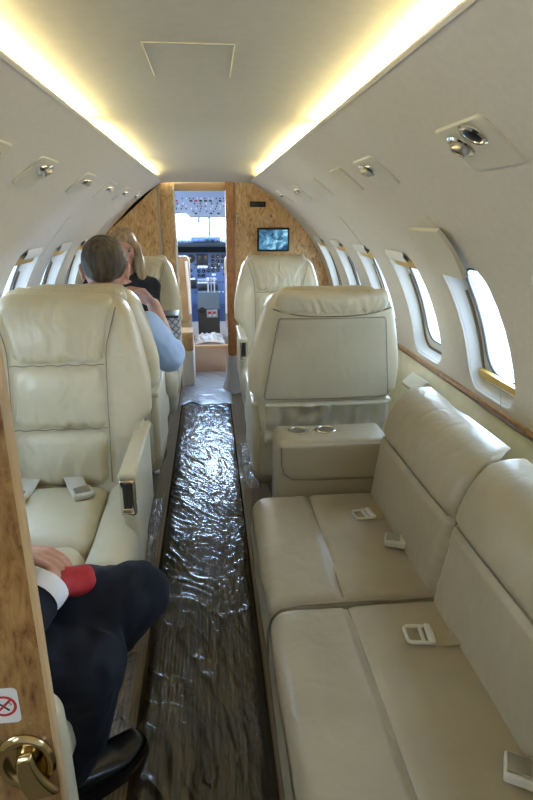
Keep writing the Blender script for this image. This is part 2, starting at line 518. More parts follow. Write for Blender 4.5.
# thin panel seam on the sidewalls above the windows
for side, nm in ((1, 'wall_right'), (-1, 'wall_left')):
    mb = MB()
    for y in [Y0 + .3 + PITCH * 2 * k for k in range(5)]:
        mb.tube([wp(side, math.radians(a), y, -.0002) for a in range(6, 50, 2)], .0012, 5)
    struct(mb.build('trim_%d' % (1 if side == 1 else 2), M_DADO))

# dado below the rail and the rail itself
for side, s_name in ((1, 'right'), (-1, 'left')):
    mb = MB()
    prof = [(.947, .735), (.940, .725), (.925, .70), (.905, .60), (.90, .45), (.90, .20), (.90, -.02)]
    mb.grid(30, len(prof), lambda i, j: V((side * prof[j][0], Y0 + (Y1 - Y0) * i / 29, prof[j][1])))
    struct(mb.build('wall_lower_%s' % s_name, M_DADO))
    rl = MB()
    def rail(z0, z1, out):
        pr = [(.955, z0), (.955 - out, z0 + .002), (.955 - out - .003, (z0 + z1) / 2), (.955 - out, z1 - .002), (.955, z1)]
        r = MB(); r.grid(40, len(pr), lambda i, j: V((side * pr[j][0], Y0 + (Y1 - Y0) * i / 39, pr[j][1]))); return r
    o = struct(rail(.712, .744, .018).build('trim_%d' % (3 if side == 1 else 4), M_WOODRAIL))
    g = rail(.7245, .7315, .0225).build('dark_inlay', M_DARK, o)

# headliner in sections, with a small step between them, and its light slots
LIPX, LIPZ = .319, 1.598
def head_z(x, y):
    d = max(0., y - 3.55)
    return 1.648 - .008 * (x / .42) ** 2 - .030 * abs(x / .43) ** 22 - .055 * (d / .85) ** 2
SECT = [(Y0, 1.958), (1.9595, 3.20), (3.2015, 4.40)]
hl = MB()
for ya, yb in SECT:
    n = 24
    def fn(i, j):
        x = -.43 + .86 * i / 40; t = j / (n - 1); y = ya + (yb - ya) * t
        e = min(t, 1 - t) * (yb - ya)
        z = head_z(x, y) + .0015 * (1 - min(1, e / .03)) ** 2
        return V((x, y, z))
    hl.grid(41, n, fn)
hl.grid(41, 2, lambda i, j: V((-.43 + .86 * i / 40, Y0 + (Y1 - Y0) * j, 1.70)))
struct(hl.build('ceiling', M_HEAD))
for side, s_name in ((1, 'right'), (-1, 'left')):
    cv = MB()    # rolled lip of the sidewall panel and the trough that carries the light
    pr = [(LIPX + .001, LIPZ - .004), (LIPX - .004, LIPZ + .001), (LIPX - .002, LIPZ + .006), (LIPX + .006, LIPZ + .006), (LIPX + .012, LIPZ - .002), (LIPX + .10, LIPZ - .002), (LIPX + .125, LIPZ + .03), (LIPX + .125, LIPZ + .11)]
    cv.grid(40, len(pr), lambda i, j: V((side * pr[j][0], Y0 + (Y1 - Y0) * i / 39, pr[j][1])))
    struct(cv.build('trim_%d' % (5 if side == 1 else 6), M_WALL))
    word = ['nearest, above the sofa' if side == 1 else 'nearest, above the wood partition', 'middle section between headliner seams', 'far section, ending at the cockpit bulkhead']
    for k, (ya, yb) in enumerate(SECT):
        ld = MB(); ld.rbox((side * (LIPX + .048), (ya + yb) / 2, LIPZ + .030), (.012, (yb - ya) / 2 - .05, .008), .006, 2, (1, 6, 1))
        o = ld.build('cove_light', M_LED)
        tag(o, 'warm strip light in the %s ceiling cove, %s' % (s_name, word[k]), 'light', 'cove strip lights')

# overhead hatch
ht = thing('overhead_hatch', 'cream ceiling hatch panel with a thin raised edge on the headliner', 'hatch', (-.025, 1.28, 1.65))
mb = MB()
def hatch(i, j):
    x = -.083 + .166 * i / 12; y = 1.15 + .27 * j / 6
    return V((x, y - 1.28, head_z(x - .025, y) - 1.65 - .0008))
mb.grid(13, 7, hatch); mb.build('panel', M_HEAD, ht)
mb = MB()
def hp(x, y): return V((x, y - 1.28, head_z(x - .025, y) - 1.65 - .0008))
mb.tube([hp(-.083, 1.40), hp(-.083, 1.155)] + [hp(-.083 + .166 * i / 10, 1.152) for i in range(11)] + [hp(.083, 1.155), hp(.083, 1.40)], .0014, 6)
mb.build('edge_moulding', M_IVORY, ht)

# floor, walls closing the cabin behind
fl = MB(); fl.box((-.95, Y0, -.03), (.95, 4.98, 0)); struct(fl.build('floor', M_CARPET))
aw = MB()
poly = [wp(1, math.radians(a), Y0) for a in range(5, 72, 3)] + [V((.40, Y0, 1.68)), V((-.40, Y0, 1.68))] + [wp(-1, math.radians(a), Y0) for a in range(71, 4, -3)] + [V((-.9, Y0, 0)), V((.9, Y0, 0))]
aw.prism(poly, (0, -.03, 0)); struct(aw.build('wall_aft', M_WALL))

# aisle carpet, plastic film over it
mb = MB(); mb.box((-.242, -.9, -.002), (.130, 4.92, .006))
tag(mb.build('aisle_carpet', M_AISLE), 'dark brown ribbed carpet strip running down the aisle under plastic', 'carpet')
def ridge(q): return 1 - abs(noise.noise(q)) * 2
def film(x0, x1, y0, y1, z0, amp, nx, ny, sc=(26, 9), seed=0, edge=.02, base=None):
    mb = MB()
    def fn(i, j):
        u, t = i / (nx - 1), j / (ny - 1)
        x = x0 + (x1 - x0) * u; y = y0 + (y1 - y0) * t
        wob = noise.noise(V((0, y * 3, seed))) * .008
        e = min(min(u, 1 - u) * abs(x1 - x0), min(t, 1 - t) * (y1 - y0))
        k = min(1, e / edge)
        w = V((noise.noise(V((x * 5, y * 3, seed + 9))), noise.noise(V((x * 5, y * 3, seed + 4))), 0)) * .35
        q = V((x * .82 * sc[0] + y * .57 * sc[0], y * .82 * sc[1] - x * .57 * sc[1], seed)) * .5 + w * 3.4
        h = max(0, ridge(q)) ** 5 * .7 + max(0, ridge(q * 1.7 + V((3, 1, 7)))) ** 5 * .4 + max(0, ridge(q * 3.6 + V((9, 2, 5)))) ** 4 * .28 * (1 if y < 3.2 else .4) + .5 * noise.noise(V((x * 6, y * 4, seed)))
        return V((x + wob * (1 if 0 < i < nx - 1 else .8), y, z0 + amp * k * (1.7 - .7 * min(1, max(0, (y - 1.4) / 1.2))) * (h + .2) + (base(x, y) if base else 0)))
    mb.grid(nx, ny, fn)
    return mb
tag(film(-.232, .122, .55, 4.93, .0095, .0045, 84, 900, (30, 15), 3).build('plastic_runner', M_FILM, fix=False), 'clear wrinkled plastic film laid along the whole aisle', 'plastic film')
def heap(cx, cy, rx, ry, hgt): return lambda x, y: hgt * max(0, 1 - ((x - cx) / rx) ** 2 - ((y - cy) / ry) ** 2)
tag(film(-.34, -.262, 1.55, 2.55, .012, .022, 26, 150, (30, 22), 11, .02, heap(-.31, 2.1, .06, .5, .02)).build('plastic_wrap', M_FILM2, fix=False), 'crumpled clear plastic wrap on the carpet beside the large cream seat', 'plastic film')
tag(film(.13, .235, 2.62, 3.22, .012, .02, 28, 100, (30, 26), 21, .02, heap(.2, 2.9, .06, .3, .02)).build('plastic_wrap', M_FILM2, fix=False), 'crumpled clear plastic wrap beside the base of the seat ahead of the sofa', 'plastic film')
tag(film(-.34, -.262, 1.12, 1.5, .012, .02, 24, 60, (30, 26), 31).build('plastic_wrap', M_FILM2, fix=False), 'crumpled clear plastic wrap behind the black shoe', 'plastic film')

fs = film(-.255, .142, 4.02, 4.935, .018, .006, 60, 220, (26, 12), 51, .02)
for i, p in enumerate(fs.v):
    if p.y < 4.3: p.y += .10 * noise.noise(V((p.x * 9, 3, 1))) * (4.3 - p.y) / .28
tag(fs.build('plastic_sheet', M_FILM4, fix=False), 'hazy white plastic sheet on the floor right in front of the cockpit step', 'plastic film')

# ------------------------------------------------------------------ service panels
def service_panel(side, y, label, kind, ln=.095):
    a0, a1 = math.radians(55.6), math.radians(62.7)
    am = (a0 + a1) / 2
    base = wp(side, am, y)
    t = thing('service_panel', label, 'service panel', base, 0, 'overhead service panels')
    P = lambda a, yy, dr: wp(side, a, y + yy, dr) - base
    mb = MB()
    for ring in (((0, .0), (1, .0)),):
        pass
    pr = rrect(0, 0, ln, (a1 - a0) / 2 * 1., .012 * .5, 3)
    rr = [(1.0, .002), (1.0, -.003), (.97, -.0055), (.9, -.0058), (.5, -.0058)]
    n = len(pr)
    pts = rrect(0, 0, ln, .06, .012, 3)
    mb.grid(n, len(rr), lambda i, j: P(am + pts[i][1] * rr[j][0], pts[i][0] * rr[j][0], rr[j][1]), close_u=True)
    mb.add([P(am + p[1] * .5, p[0] * .5, -.0058) for p in pts], [tuple(range(n))])
    mb.build('plate', M_IVORY, t)
    def frame(a, yy):                            # z axis pointing into the cabin
        p = P(a, yy, -.0058); nz = V((-side * math.cos(a), 0, -math.sin(a))); nx = V((0, 1, 0)); ny = nz.cross(nx)
        return Matrix(((nx.x, ny.x, nz.x, p.x), (nx.y, ny.y, nz.y, p.y), (nx.z, ny.z, nz.z, p.z), (0, 0, 0, 1)))
    def nozzle(a, yy, s=1.):
        f = frame(a, yy)
        n = MB().lathe([(.030 * s, 0), (.030 * s, .003), (.027 * s, .006), (.022 * s, .006), (.021 * s, .002), (.018 * s, .001)], f).build('air_nozzle', M_CHROME, t)
        MB().lathe([(.0185 * s, .001), (.019 * s, .010), (.016 * s, .016), (.011 * s, .017), (.010 * s, .012)], f).build('nozzle_ball', M_STEEL, n)
        MB().lathe([(.0105 * s, .010), (.010 * s, .0135)], f).build('nozzle_opening', M_BLACK, n)
    def lamp(a, yy, s=1.):
        f = frame(a, yy)
        n = MB().lathe([(.029 * s, 0), (.029 * s, .004), (.025 * s, .007), (.021 * s, .006), (.020 * s, .003)], f).build('reading_light', M_CHROME, t)
        MB().ell(f @ V((0, 0, .003)), (.018 * s, .018 * s, .007), f.to_3x3(), 20, 10).build('lamp_eye', M_BLACK, n)
    if kind == 'two': nozzle(am + .012, .042, 1.05); lamp(am + .03, -.035, 1.05)
    elif kind == 'nozzle': nozzle(am + .02, .03, .95); lamp(am + .025, -.02, .55)
    elif kind == 'small': nozzle(am + .02, .03, .6); lamp(am + .02, -.03, .6)
    return t
NR = ['with a chrome air nozzle and reading light, above the open wall flap', 'with one black and chrome nozzle, second one forward on the right sidewall',
      'blank plate, third one forward on the right sidewall', 'blank plate, fourth one forward on the right sidewall',
      'with two small nozzles, fifth one forward on the right sidewall', 'with two small nozzles, last one before the wood bulkhead with the screen']
for lb, (y, k, ln) in zip(NR, [(1.075, 'two', .10), (1.735, 'nozzle', .10), (2.10, 'plain', .085), (2.60, 'plain', .085), (3.13, 'small', .09), (3.8, 'small', .09)]):
    service_panel(1, y, 'cream service panel ' + lb, k, ln)
NL = ['nearest one on the left sidewall, cut by the picture edge', 'with black reading light, second one forward on the left sidewall', 'third one forward on the left sidewall, with small nozzles',
      'fourth one forward on the left sidewall, with small nozzles', 'fifth one forward on the left sidewall, with small nozzles', 'last one on the left sidewall before the wood bulkhead']
for lb, (y, k) in zip(NL, [(1.39, 'small'), (1.82, 'nozzle'), (2.43, 'small'), (2.98, 'small'), (3.52, 'small'), (4.08, 'small')]):
    service_panel(-1, y, 'cream service panel ' + lb, k)

# flap standing open above the nearest window
fp = wp(1, math.radians(40), 1.73)
t = thing('wall_flap', 'cream flap panel standing ajar above the nearest window', 'flap', fp)
mb = MB()
def flap(i, j, k):
    u, v = i / 10, j / 6
    y = 1.605 + .245 * u
    a = math.radians(35.6 + 10.2 * v - 2.0 * (1 - u) * v * 0)
    out = -.013 - .016 * (1 - v) ** 2
    return wp(1, a, y, out - (.0 if k else .013)) - fp
for k in (0, 1): mb.grid(11, 7, lambda i, j: flap(i, j, k))
edge = [(i, 0) for i in range(11)] + [(10, j) for j in range(1, 7)] + [(i, 6) for i in range(9, -1, -1)] + [(0, j) for j in range(5, 0, -1)]
mb.grid(len(edge), 2, lambda i, j: flap(edge[i][0], edge[i][1], j), close_u=True)
mb.build('panel', M_IVORY, t)
mb = MB()
for (v, u0, u1) in ((3.6, 6.6, 7.9), (2.9, 6.2, 6.7), (2.3, 5.8, 7.2)):
    for q in range(int((u1 - u0) / .16)):
        u = u0 + q * .16
        pts = [flap(u, v, 0), flap(u + .1, v, 0), flap(u + .1, v + .35, 0), flap(u, v + .35, 0)]
        nn = (pts[1] - pts[0]).cross(pts[3] - pts[0]).normalized()
        if nn.x > 0: nn = -nn
        mb.add([p + nn * .0006 for p in pts], [(0, 1, 2, 3)])
mb.build('fine_print', M_WALL, t)

# folded table lid in the side ledge
mb = MB(); mb.rbox((0, 0, 0), (.035, .085, .018), .008, 3, (2, 3, 1))
o = mb.build('ledge_lid', M_LEA2); o.location = (.880, 2.26, .660); o.rotation_euler = (0, -.75, .05)
tag(o, 'small cream lid on the side ledge beside the seat ahead of the sofa', 'lid')

# ------------------------------------------------------------------ seats
def sh(p): return V((p.x, p.y + .20 * (p.z - .42), p.z))       # recline of the back
def half_w(z):
    if z < .655: return .272 - .03 * (.655 - z) / .30
    if z < .78: return .272 + .033 * min(1, (z - .655) / .03) - .002
    return .303 - .078 * min(1., (z - .78) / .32) ** 1.4
def belt_buckle(parent, x, y, z, rz, tilt=.2, big=1.):
    s = MB(); s.rbox((0, .0, 0), (.024, .055, .002), .0015, 1, (2, 4, 1), lambda p, n, u: V((p.x, p.y, p.z + .006 * math.sin(p.y * 40))))
    m = Matrix.Translation((x, y, z)) @ Matrix.Rotation(rz, 4, 'Z') @ Matrix.Rotation(tilt, 4, 'X') @ Matrix.Scale(1.3, 4)
    st = s.xf(m).build('seat_belt', M_IVORY, parent)
    b = MB(); b.rbox((0, -.066, .007), (.026 * big, .022 * big, .007), .004, 2, (2, 2, 1)); b.xf(m).build('buckle', M_IVORY, st)
    k = MB(); k.rbox((0, -.062, .0155), (.019 * big, .013 * big, .003), .002, 2, (2, 2, 1)); k.xf(m).build('buckle_plate', M_STEEL, st)

def make_seat(label):
    t = thing('cabin_seat', label, 'seat', group='cream club seats')
    MB().box((-.17, -.18, 0), (.17, .22, .2)).build('pedestal', M_DARK, t)
    mb = MB(); mb.rbox((0, .02, .265), (.275, .25, .075), .05, 4, (4, 4, 2), soft(bx=.006)); mb.build('seat_base', M_LEA2, t)
    # seat cushion: main panel, front roll, two side bolsters
    mb = MB(); mb.rbox((0, .055, .385), (.152, .195, .07), .045, 5, (30, 30, 2), soft(bz=.020, wr=.005, ws=12, seed=1, gather=.004, gs=14)); mb.build('seat_cushion', M_LEA, t)
    mb = MB(); mb.rbox((0, -.205, .375), (.152, .085, .08), .062, 6, (12, 5, 2), soft(bz=.008, wr=.003, ws=14, seed=3)); mb.build('front_roll', M_LEA, t)
    for s in (-1, 1):
        mb = MB(); mb.rbox((s * .219, -.01, .378), (.067, .275, .082), .055, 5, (4, 16, 2), soft(bz=.006, wr=.003, ws=9, seed=5 + s)); mb.build('side_bolster', M_LEA, t)
    # back: body with tapered outline
    def body(p, n, u):
        z = p.z + .725
        k = half_w(z) / .295
        q = V((p.x * k, p.y + .325, z))
        q.y += .018 * n.y * max(0, 1 - u.x * u.x) if n.y > 0 else 0
        q.y -= .028 * abs(u.x) ** 3 * (1 if n.y < 0 else .0)
        q += n * .003 * noise.noise(q * 9)
        return sh(q)
    mb = MB(); mb.rbox((0, 0, 0), (.295, .075, .365), .068, 6, (16, 3, 46), body); mb.build('backrest', M_LEA, t)
    w_ = lambda dy: (lambda p: p)
    def front(zc, hz, hx, by, nm, **kw):
        m = MB()
        m.rbox((0, 0, 0), (hx, .05, hz), .04, 5, (48, 2, 16), soft(by=by, warp=lambda q: sh(V((q.x * (1 + 1.3 * max(0, q.z + zc - .93)), q.y + .285, q.z + zc))), **kw))
        m.build(nm, M_LEA, t)
    front(.985, .116, .166, .026, 'headrest', gather=.0085, gs=24, seed=2)
    front(.757, .112, .160, .024, 'back_cushion', wr=.006, ws=10, seed=8, gather=.0085, gs=18)
    front(.545, .10, .160, .022, 'lumbar_cushion', wr=.006, ws=10, seed=12, gather=.008, gs=17)
    # seams beside the centre panels
    for s in (-1, 1):
        mb = MB(); mb.tube([sh(V((s * (.1635 + .006 * max(0, z - .87) / .1) * (1 + 1.3 * max(0, z - .93)), .236, z))) for z in [.46 + .60 * k / 20 for k in range(21)]], .0020, 6); mb.build('front_seam', M_PIPE, t)
    for z in (.868, .650):
        mb = MB(); mb.tube([sh(V((-.158 + .316 * k / 20, .235, z + .002 * math.sin(k * 1.7)))) for k in range(21)], .0018, 6); mb.build('front_seam', M_PIPE, t)
    # rear: gathered head roll, flat panel, pocket, lower skirt
    m = MB(); m.rbox((0, 0, 0), (.212, .028, .046), .027, 5, (56, 2, 6), soft(by=.010, gather=.007, gs=26, seed=4, warp=lambda q: sh(V((q.x * (1 - .9 * max(0, q.z)), q.y + .388, q.z + 1.046 + .3 * q.x * q.x))))); m.build('head_roll', M_LEA, t)
    m = MB(); m.tube([sh(V((.222 * v, .405 + .012 * (1 - v * v), 1.004 + .030 * abs(v) ** 3))) for v in [-1 + 2 * k / 30 for k in range(31)]], .0026, 6); m.build('rear_seam', M_SEAM, t)
    def panel(p, n, u):
        z = p.z + .834
        return sh(V((p.x * (1 - .20 * (u.z * .5 + .5)), p.y + .411 + .012 * (1 - u.x ** 2), z)))
    m = MB(); m.rbox((0, 0, 0), (.252, .010, .165), .008, 3, (12, 1, 12), panel); m.build('rear_panel', M_LEA2, t)
    m = MB()
    ring = rrect(0, 0, .252, .165, .016, 4)
    m.tube([sh(V((x * (1 - .20 * (z / .165 * .5 + .5)), .420 + .012 * (1 - (x / .252) ** 2), z + .834))) for x, z in ring], .0016, 6, closed=True)
    m.build('rear_seam', M_PIPE, t)
    def pocket(p, n, u):
        z = p.z + .565
        q = V((p.x, p.y + .422 + .012 * (1 - u.x ** 2), z))
        g = noise.noise(V((p.x * 26, p.z * 7, 3))) + .6 * noise.noise(V((p.x * 11 + p.z * 16, p.z * 12 - p.x * 9, 6)))
        if n.y > 0: q.y += .024 * max(-.25, g) + .012 * max(0, u.z)
        return sh(q)
    m = MB(); m.rbox((0, 0, 0), (.245, .014, .09), .010, 3, (48, 1, 16), pocket); pk = m.build('seat_pocket', M_LEA2, t)
    m = MB(); m.tube([sh(V((.245 * u, .446 + .008 * (1 - u * u) + .004 * noise.noise(V((u * 20, 0, 1))), .650))) for u in [-1 + 2 * k / 40 for k in range(41)]], .0075, 7)
    m.build('elastic_band', M_LEA2, pk)
    m = MB(); m.rbox((0, .375, .40), (.262, .035, .11), .03, 4, (10, 1, 4)); m.build('rear_skirt', M_LEA2, t)
    for s in (-1, 1):
        # hard side shield and armrest with ashtray
        m = MB(); m.rbox((s * .268, .16, .47), (.022, .225, .155), .02, 4, (2, 6, 4), lambda p, n, u: V((p.x, p.y + .10 * max(0, u.z) * 0, p.z - .05 * max(0, -u.y) * max(0, -u.z)))); ar = m.build('armrest', M_LEA, t)
        m = MB(); m.rbox((s * .268, .16, .622), (.027, .235, .012), .011, 4, (2, 6, 1)); m.build('arm_cap', M_LEA, ar)
        m = MB(); m.rbox((s * .268, -.072, .560), (.0235, .012, .058), .008, 3, (2, 1, 3)); m.build('ashtray_frame', M_CHROME, ar)
        m = MB(); m.rbox((s * .268, -.0805, .570), (.013, .006, .042), .003, 2, (1, 1, 2)); m.build('ashtray_slot', M_DARK, ar)
        m = MB(); m.rbox((s * .268, -.085, .575), (.002, .004, .036), .0015, 1, (1, 1, 1)); m.build('slot_bar', M_BLACK, ar)
        m = MB(); m.rbox((s * .268, -.088, .512), (.017, .006, .006), .003, 2, (2, 1, 1)); m.build('arm_latch', M_CHROME, ar)
    belt_buckle(t, .05, .20, .478, .45, .06); belt_buckle(t, -.115, .205, .474, -.12, .06)
    return t

seat0 = make_seat('large cream leather seat with two belt buckles on its empty cushion, nearest the partition')
seat0.location = (-.53, 1.60, 0)
dup(seat0, 'cream leather seat with the man in the light blue shirt sitting in it', (-.53, 2.72, 0), PI)
dup(seat0, 'cream leather seat the blond woman sits in, against the left wood bulkhead', (-.50, 3.50, 0), 0)
dup(seat0, 'cream leather seat seen from behind with gathered rear pocket, ahead of the sofa', (.447, 2.56, 0), PI)
dup(seat0, 'cream leather seat facing the camera below the wall screen, right of the cockpit doorway', (.465, 3.50, 0), 0)

# strap trailing on the carpet
mb = MB()
pts = [V((-.312, 3.72, .05)), V((-.315, 3.4, .012)), V((-.325, 3.15, .006)), V((-.322, 2.9, .006))]
path = []
for i in range(3):
    for k in range(8): path.append(pts[i].lerp(pts[i + 1], k / 8))
path.append(pts[3])
mb.grid(2, len(path), lambda i, j: path[j] + V(((i - .5) * .012, 0, 0)))
mb.grid(2, len(path), lambda i, j: path[j] + V(((i - .5) * .012, 0, .002)))
st = mb.build('loose_strap', M_SEAM); tag(st, 'dark strap with a small pale clip lying on the carpet left of the plastic', 'strap')
mb = MB(); mb.rbox((-.322, 2.875, .010), (.013, .02, .007), .004, 2, (1, 1, 1)); mb.build('clip', M_WHITE, st)

# ------------------------------------------------------------------ sofa
sf = thing('sofa', 'long taupe leather sofa along the right wall with seat belts and an end armrest', 'sofa', (.45, 1.1, 0))
def so(mb): return mb.xf(Matrix.Translation((-.45, -1.1, 0)))
YS = [(1.168, 1.752), (.580, 1.162), (-.01, .574)]
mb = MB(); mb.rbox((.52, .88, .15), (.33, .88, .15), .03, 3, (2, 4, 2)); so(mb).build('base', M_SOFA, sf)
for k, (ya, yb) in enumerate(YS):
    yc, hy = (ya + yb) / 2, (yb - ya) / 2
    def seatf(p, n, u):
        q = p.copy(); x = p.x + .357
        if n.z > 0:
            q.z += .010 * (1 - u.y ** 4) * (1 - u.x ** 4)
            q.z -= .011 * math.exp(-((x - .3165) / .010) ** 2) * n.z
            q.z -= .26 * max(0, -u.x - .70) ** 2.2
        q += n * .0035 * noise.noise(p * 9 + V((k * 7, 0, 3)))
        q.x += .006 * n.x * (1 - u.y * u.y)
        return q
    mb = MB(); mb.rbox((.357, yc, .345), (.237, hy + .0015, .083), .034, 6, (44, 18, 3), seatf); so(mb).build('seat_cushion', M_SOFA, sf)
    mb = MB(); mb.tube([V((.3165, ya + .02 + (yb - ya - .04) * q / 12, .4275 - .004 * (abs(q - 6) / 6) ** 4)) for q in range(13)], .0014, 6); so(mb).build('seat_seam', M_PIPE, sf)
    def lean(p):
        t = min(1., max(0., (p.z - .655) / .160))
        xf = .540 + .13 * (p.z - .43) + .095 * (1 - math.sqrt(max(0, 1 - t * t)))
        return V((xf + p.x, yc + p.y, p.z))
    def backf(p, n, u):
        q = V((p.x * .55 + .0385, p.y, p.z + .592))
        q.x *= 1 - .40 * max(0, u.z)
        if n.x < 0:
            q.x -= .008 * (1 - u.y ** 4) * (1 - u.z ** 4)
            q.x += .011 * math.exp(-((q.z - .645) / .010) ** 2)
            q.x += .05 * max(0, abs(u.y) - .86) ** 1.5
        q += n * .0025 * noise.noise(p * 6 + V((k * 5, 9, 0)))
        e = max(0, abs(u.y) - .80) / .2
        q += n * .0035 * e * noise.noise(V((p.x * 10, k, p.z * 60)))
        return lean(q)
    mb = MB(); mb.rbox((0, 0, 0), (.07, hy, .224), .035, 6, (3, 24, 50), backf); so(mb).build('back_cushion', M_SOFA, sf)
    mb = MB(); mb.tube([lean(V((-.0005, -hy + .02 + 2 * (hy - .02) * q / 12, 0.645))) + V((.004 * (abs(q - 6) / 6) ** 4, 0, 0)) for q in range(13)], .0014, 6); so(mb).build('back_seam', M_PIPE, sf)
    # piping between neighbouring cushions
    if k < 2:
        mb = MB(); yy = ya - .003
        mb.tube([V(p) for p in ((.119, yy, .28), (.119, yy, .35), (.127, yy, .39), (.15, yy, .415), (.20, yy, .424), (.40, yy, .424), (.55, yy, .42))], .0035, 7)
        so(mb).build('piping', M_PIPE, sf)
    # belts
def sofa_belt(x, y, rz, strap=True):
    m = Matrix.Translation((x - .45, y - 1.1, .440)) @ Matrix.Rotation(rz, 4, 'Z')
    s = MB()
    s.rbox((.07, 0, .0), (.055, .023, .002), .0015, 1, (5, 2, 1), lambda p, n, u: V((p.x, p.y, p.z + .005 * math.sin(p.x * 40))))
    s.xf(m); o = s.build('seat_belt', M_SOFA, sf)
    b = MB()
    ring = rrect(-.012, 0, .030, .026, .010, 4)
    b.tube([V((x_, y_, .008)) for x_, y_ in ring], .0045, 7, closed=True)
    b.rbox((.012, 0, .009), (.008, .030, .006), .004, 2, (1, 2, 1)); b.rbox((-.006, 0, .008), (.005, .022, .003), .002, 1, (1, 2, 1))
    b.xf(m); b.build('buckle', M_IVORY, o)
def sofa_latch(x, y, rz):
    m = Matrix.Translation((x - .45, y - 1.1, .442)) @ Matrix.Rotation(rz, 4, 'Z')
    s = MB(); s.rbox((.05, 0, 0), (.04, .023, .002), .0015, 1, (3, 2, 1)); o = s.xf(m).build('seat_belt', M_SOFA, sf)
    b = MB(); b.rbox((0, 0, .012), (.030, .026, .010), .005, 3, (2, 2, 1)); b.xf(m).build('buckle', M_IVORY, o)
    b = MB(); b.rbox((-.006, 0, .023), (.020, .019, .003), .002, 2, (2, 2, 1)); b.xf(m).build('buckle_plate', M_STEEL, o)
sofa_belt(.478, 1.555, .15); sofa_latch(.515, 1.385, -.35); sofa_belt(.462, 1.008, -.12); sofa_latch(.505, .665, -.5)
# end armrest with two cup holders and a stitched flap
mb = MB(); mb.rbox((.412, 1.845, .335), (.20, .088, .285), .022, 4, (8, 3, 8), soft(wr=.002, ws=8, seed=61)); ar = so(mb).build('armrest', M_SOFA, sf)
mb = MB()
def flapf(p, n, u):
    q = p.copy()
    drop = .012 * (1 - (2 * (u.x * .5 + .5) - 1) ** 8)
    if u.z < 0 and u.x < -.75: q.z += .03 * ((-u.x - .75) / .25) ** 2
    q += n * .002 * noise.noise(p * 9)
    return q
mb.rbox((.417, 1.758, .545), (.194, .010, .066), .009, 3, (12, 1, 6), flapf); so(mb).build('armrest_flap', M_SOFA, ar)
mb = MB(); mb.tube([V((.224, 1.7475, .605)), V((.226, 1.7475, .54)), V((.238, 1.7475, .505)), V((.265, 1.7475, .484)), V((.36, 1.7475, .479)), V((.60, 1.7475, .479))], .0014, 6); so(mb).build('flap_seam', M_SEAM, ar)
for x in (.30, .40):
    mx = Matrix.Translation((x - .45, 1.865 - 1.1, .6195))
    c = MB().lathe([(.036, -.002), (.037, .003), (.034, .0055), (.031, .004), (.030, .0015)], mx).build('cup_holder', M_CHROME, ar)
    MB().lathe([(.0295, .001), (.0295, .0028)], mx).build('cup_well', M_STEEL, c)

# ------------------------------------------------------------------ wooden partition in front, sign and latch
PY = .70
pt = thing('wood_partition', 'burl wood partition edge with a no smoking sign and brass latch', 'partition', (-.6, PY, 0))
mb = MB()
ex = -.266
poly = [V((ex, 0, .0)), V((ex, 0, 1.5)), V((-.55, 0, 1.5))] + [V((-.935 * math.cos(a), 0, ZC + .935 * math.sin(a))) for a in [math.radians(d) for d in (62, 50, 40, 30, 20, 10, 2)] if ZC + .935 * math.sin(a) < 1.49] + [V((-.89, 0, .6)), V((-.89, 0, 0))]
mb.prism([p + V((.6, 0, 0)) for p in poly], (0, .016, 0)); mb.build('panel', M_WOOD, pt)
mb = MB(); mb.rbox((ex + .6 + .001, .008, .75), (.0035, .0095, .75), .003, 2, (1, 1, 8)); mb.build('edge_strip', M_WOODEDGE, pt)
# no smoking sign: rounded white plate, red ring and bar, black cigarette
def onp(x, z, d): return V((x + .6, -d, z))
SX, SZ = -.331, .648
sg = MB(); sg.prism([onp(SX + x, SZ + z, .0002) for x, z in rrect(0, 0, .0225, .033, .008, 4)], (0, -.0008, 0)); sign = sg.build('no_smoking_sign', M_WHITE, pt)
rg = MB(); rg.grid(32, 2, lambda i, j: onp(SX + (.0195 - .0045 * j) * math.cos(2 * PI * i / 32), SZ + (.0195 - .0045 * j) * math.sin(2 * PI * i / 32), .0014), close_u=True)
c, s_ = math.cos(PI * .25), math.sin(PI * .25)
rg.add([onp(SX + u * c + v * s_, SZ + u * s_ - v * c, .0016) for u, v in ((-.017, -.002), (.017, -.002), (.017, .002), (-.017, .002))], [(0, 1, 2, 3)])
rg.build('red_ring', M_REDP, sign)
cg = MB(); cg.add([onp(SX + u * c - v * s_, SZ - u * s_ - v * c - .001, .0013) for u, v in ((-.013, -.0017), (.011, -.0017), (.011, .0017), (-.013, .0017))], [(0, 1, 2, 3)])
cg.tube([onp(SX + .009 + .003 * math.sin(q * 1.3), SZ + .001 + q * .0018, .0014) for q in range(6)], .0006, 5)
cg.build('cigarette', M_BLACK, sign)
# brass latch: dished round escutcheon with a lever
LX, LZ = -.312, .535
mx = Matrix.Translation(onp(LX, LZ, 0)) @ Matrix.Rotation(PI / 2, 4, 'X') @ Matrix.Scale(1.25, 4, (1, 0, 0)) @ Matrix.Scale(1.5, 4, (0, 1, 0))
lt = MB().lathe([(.036, 0), (.037, .004), (.034, .009), (.029, .010), (.024, .006), (.018, .002), (.008, .001)], mx, 36).build('latch_escutcheon', M_BRASS, pt)
mb = MB(); mb.lathe([(.012, .001), (.012, .010), (.009, .014)], mx, 20); mb.build('latch_spindle', M_BRASS, lt)
mb = MB(); mb.rbox((0, 0, 0), (.019, .046, .008), .0075, 4, (2, 6, 1), lambda p, n, u: V((p.x * (1 - .35 * u.y) + .006 * u.y * u.y, p.y, p.z + .004 * (1 - u.y * u.y))))
mb.xf(Matrix.Translation(onp(LX + .010, LZ - .016, .015)) @ Matrix.Rotation(PI / 2, 4, 'X') @ Matrix.Rotation(.25, 4, 'Z')); mb.build('latch_lever', M_BRASS, lt)

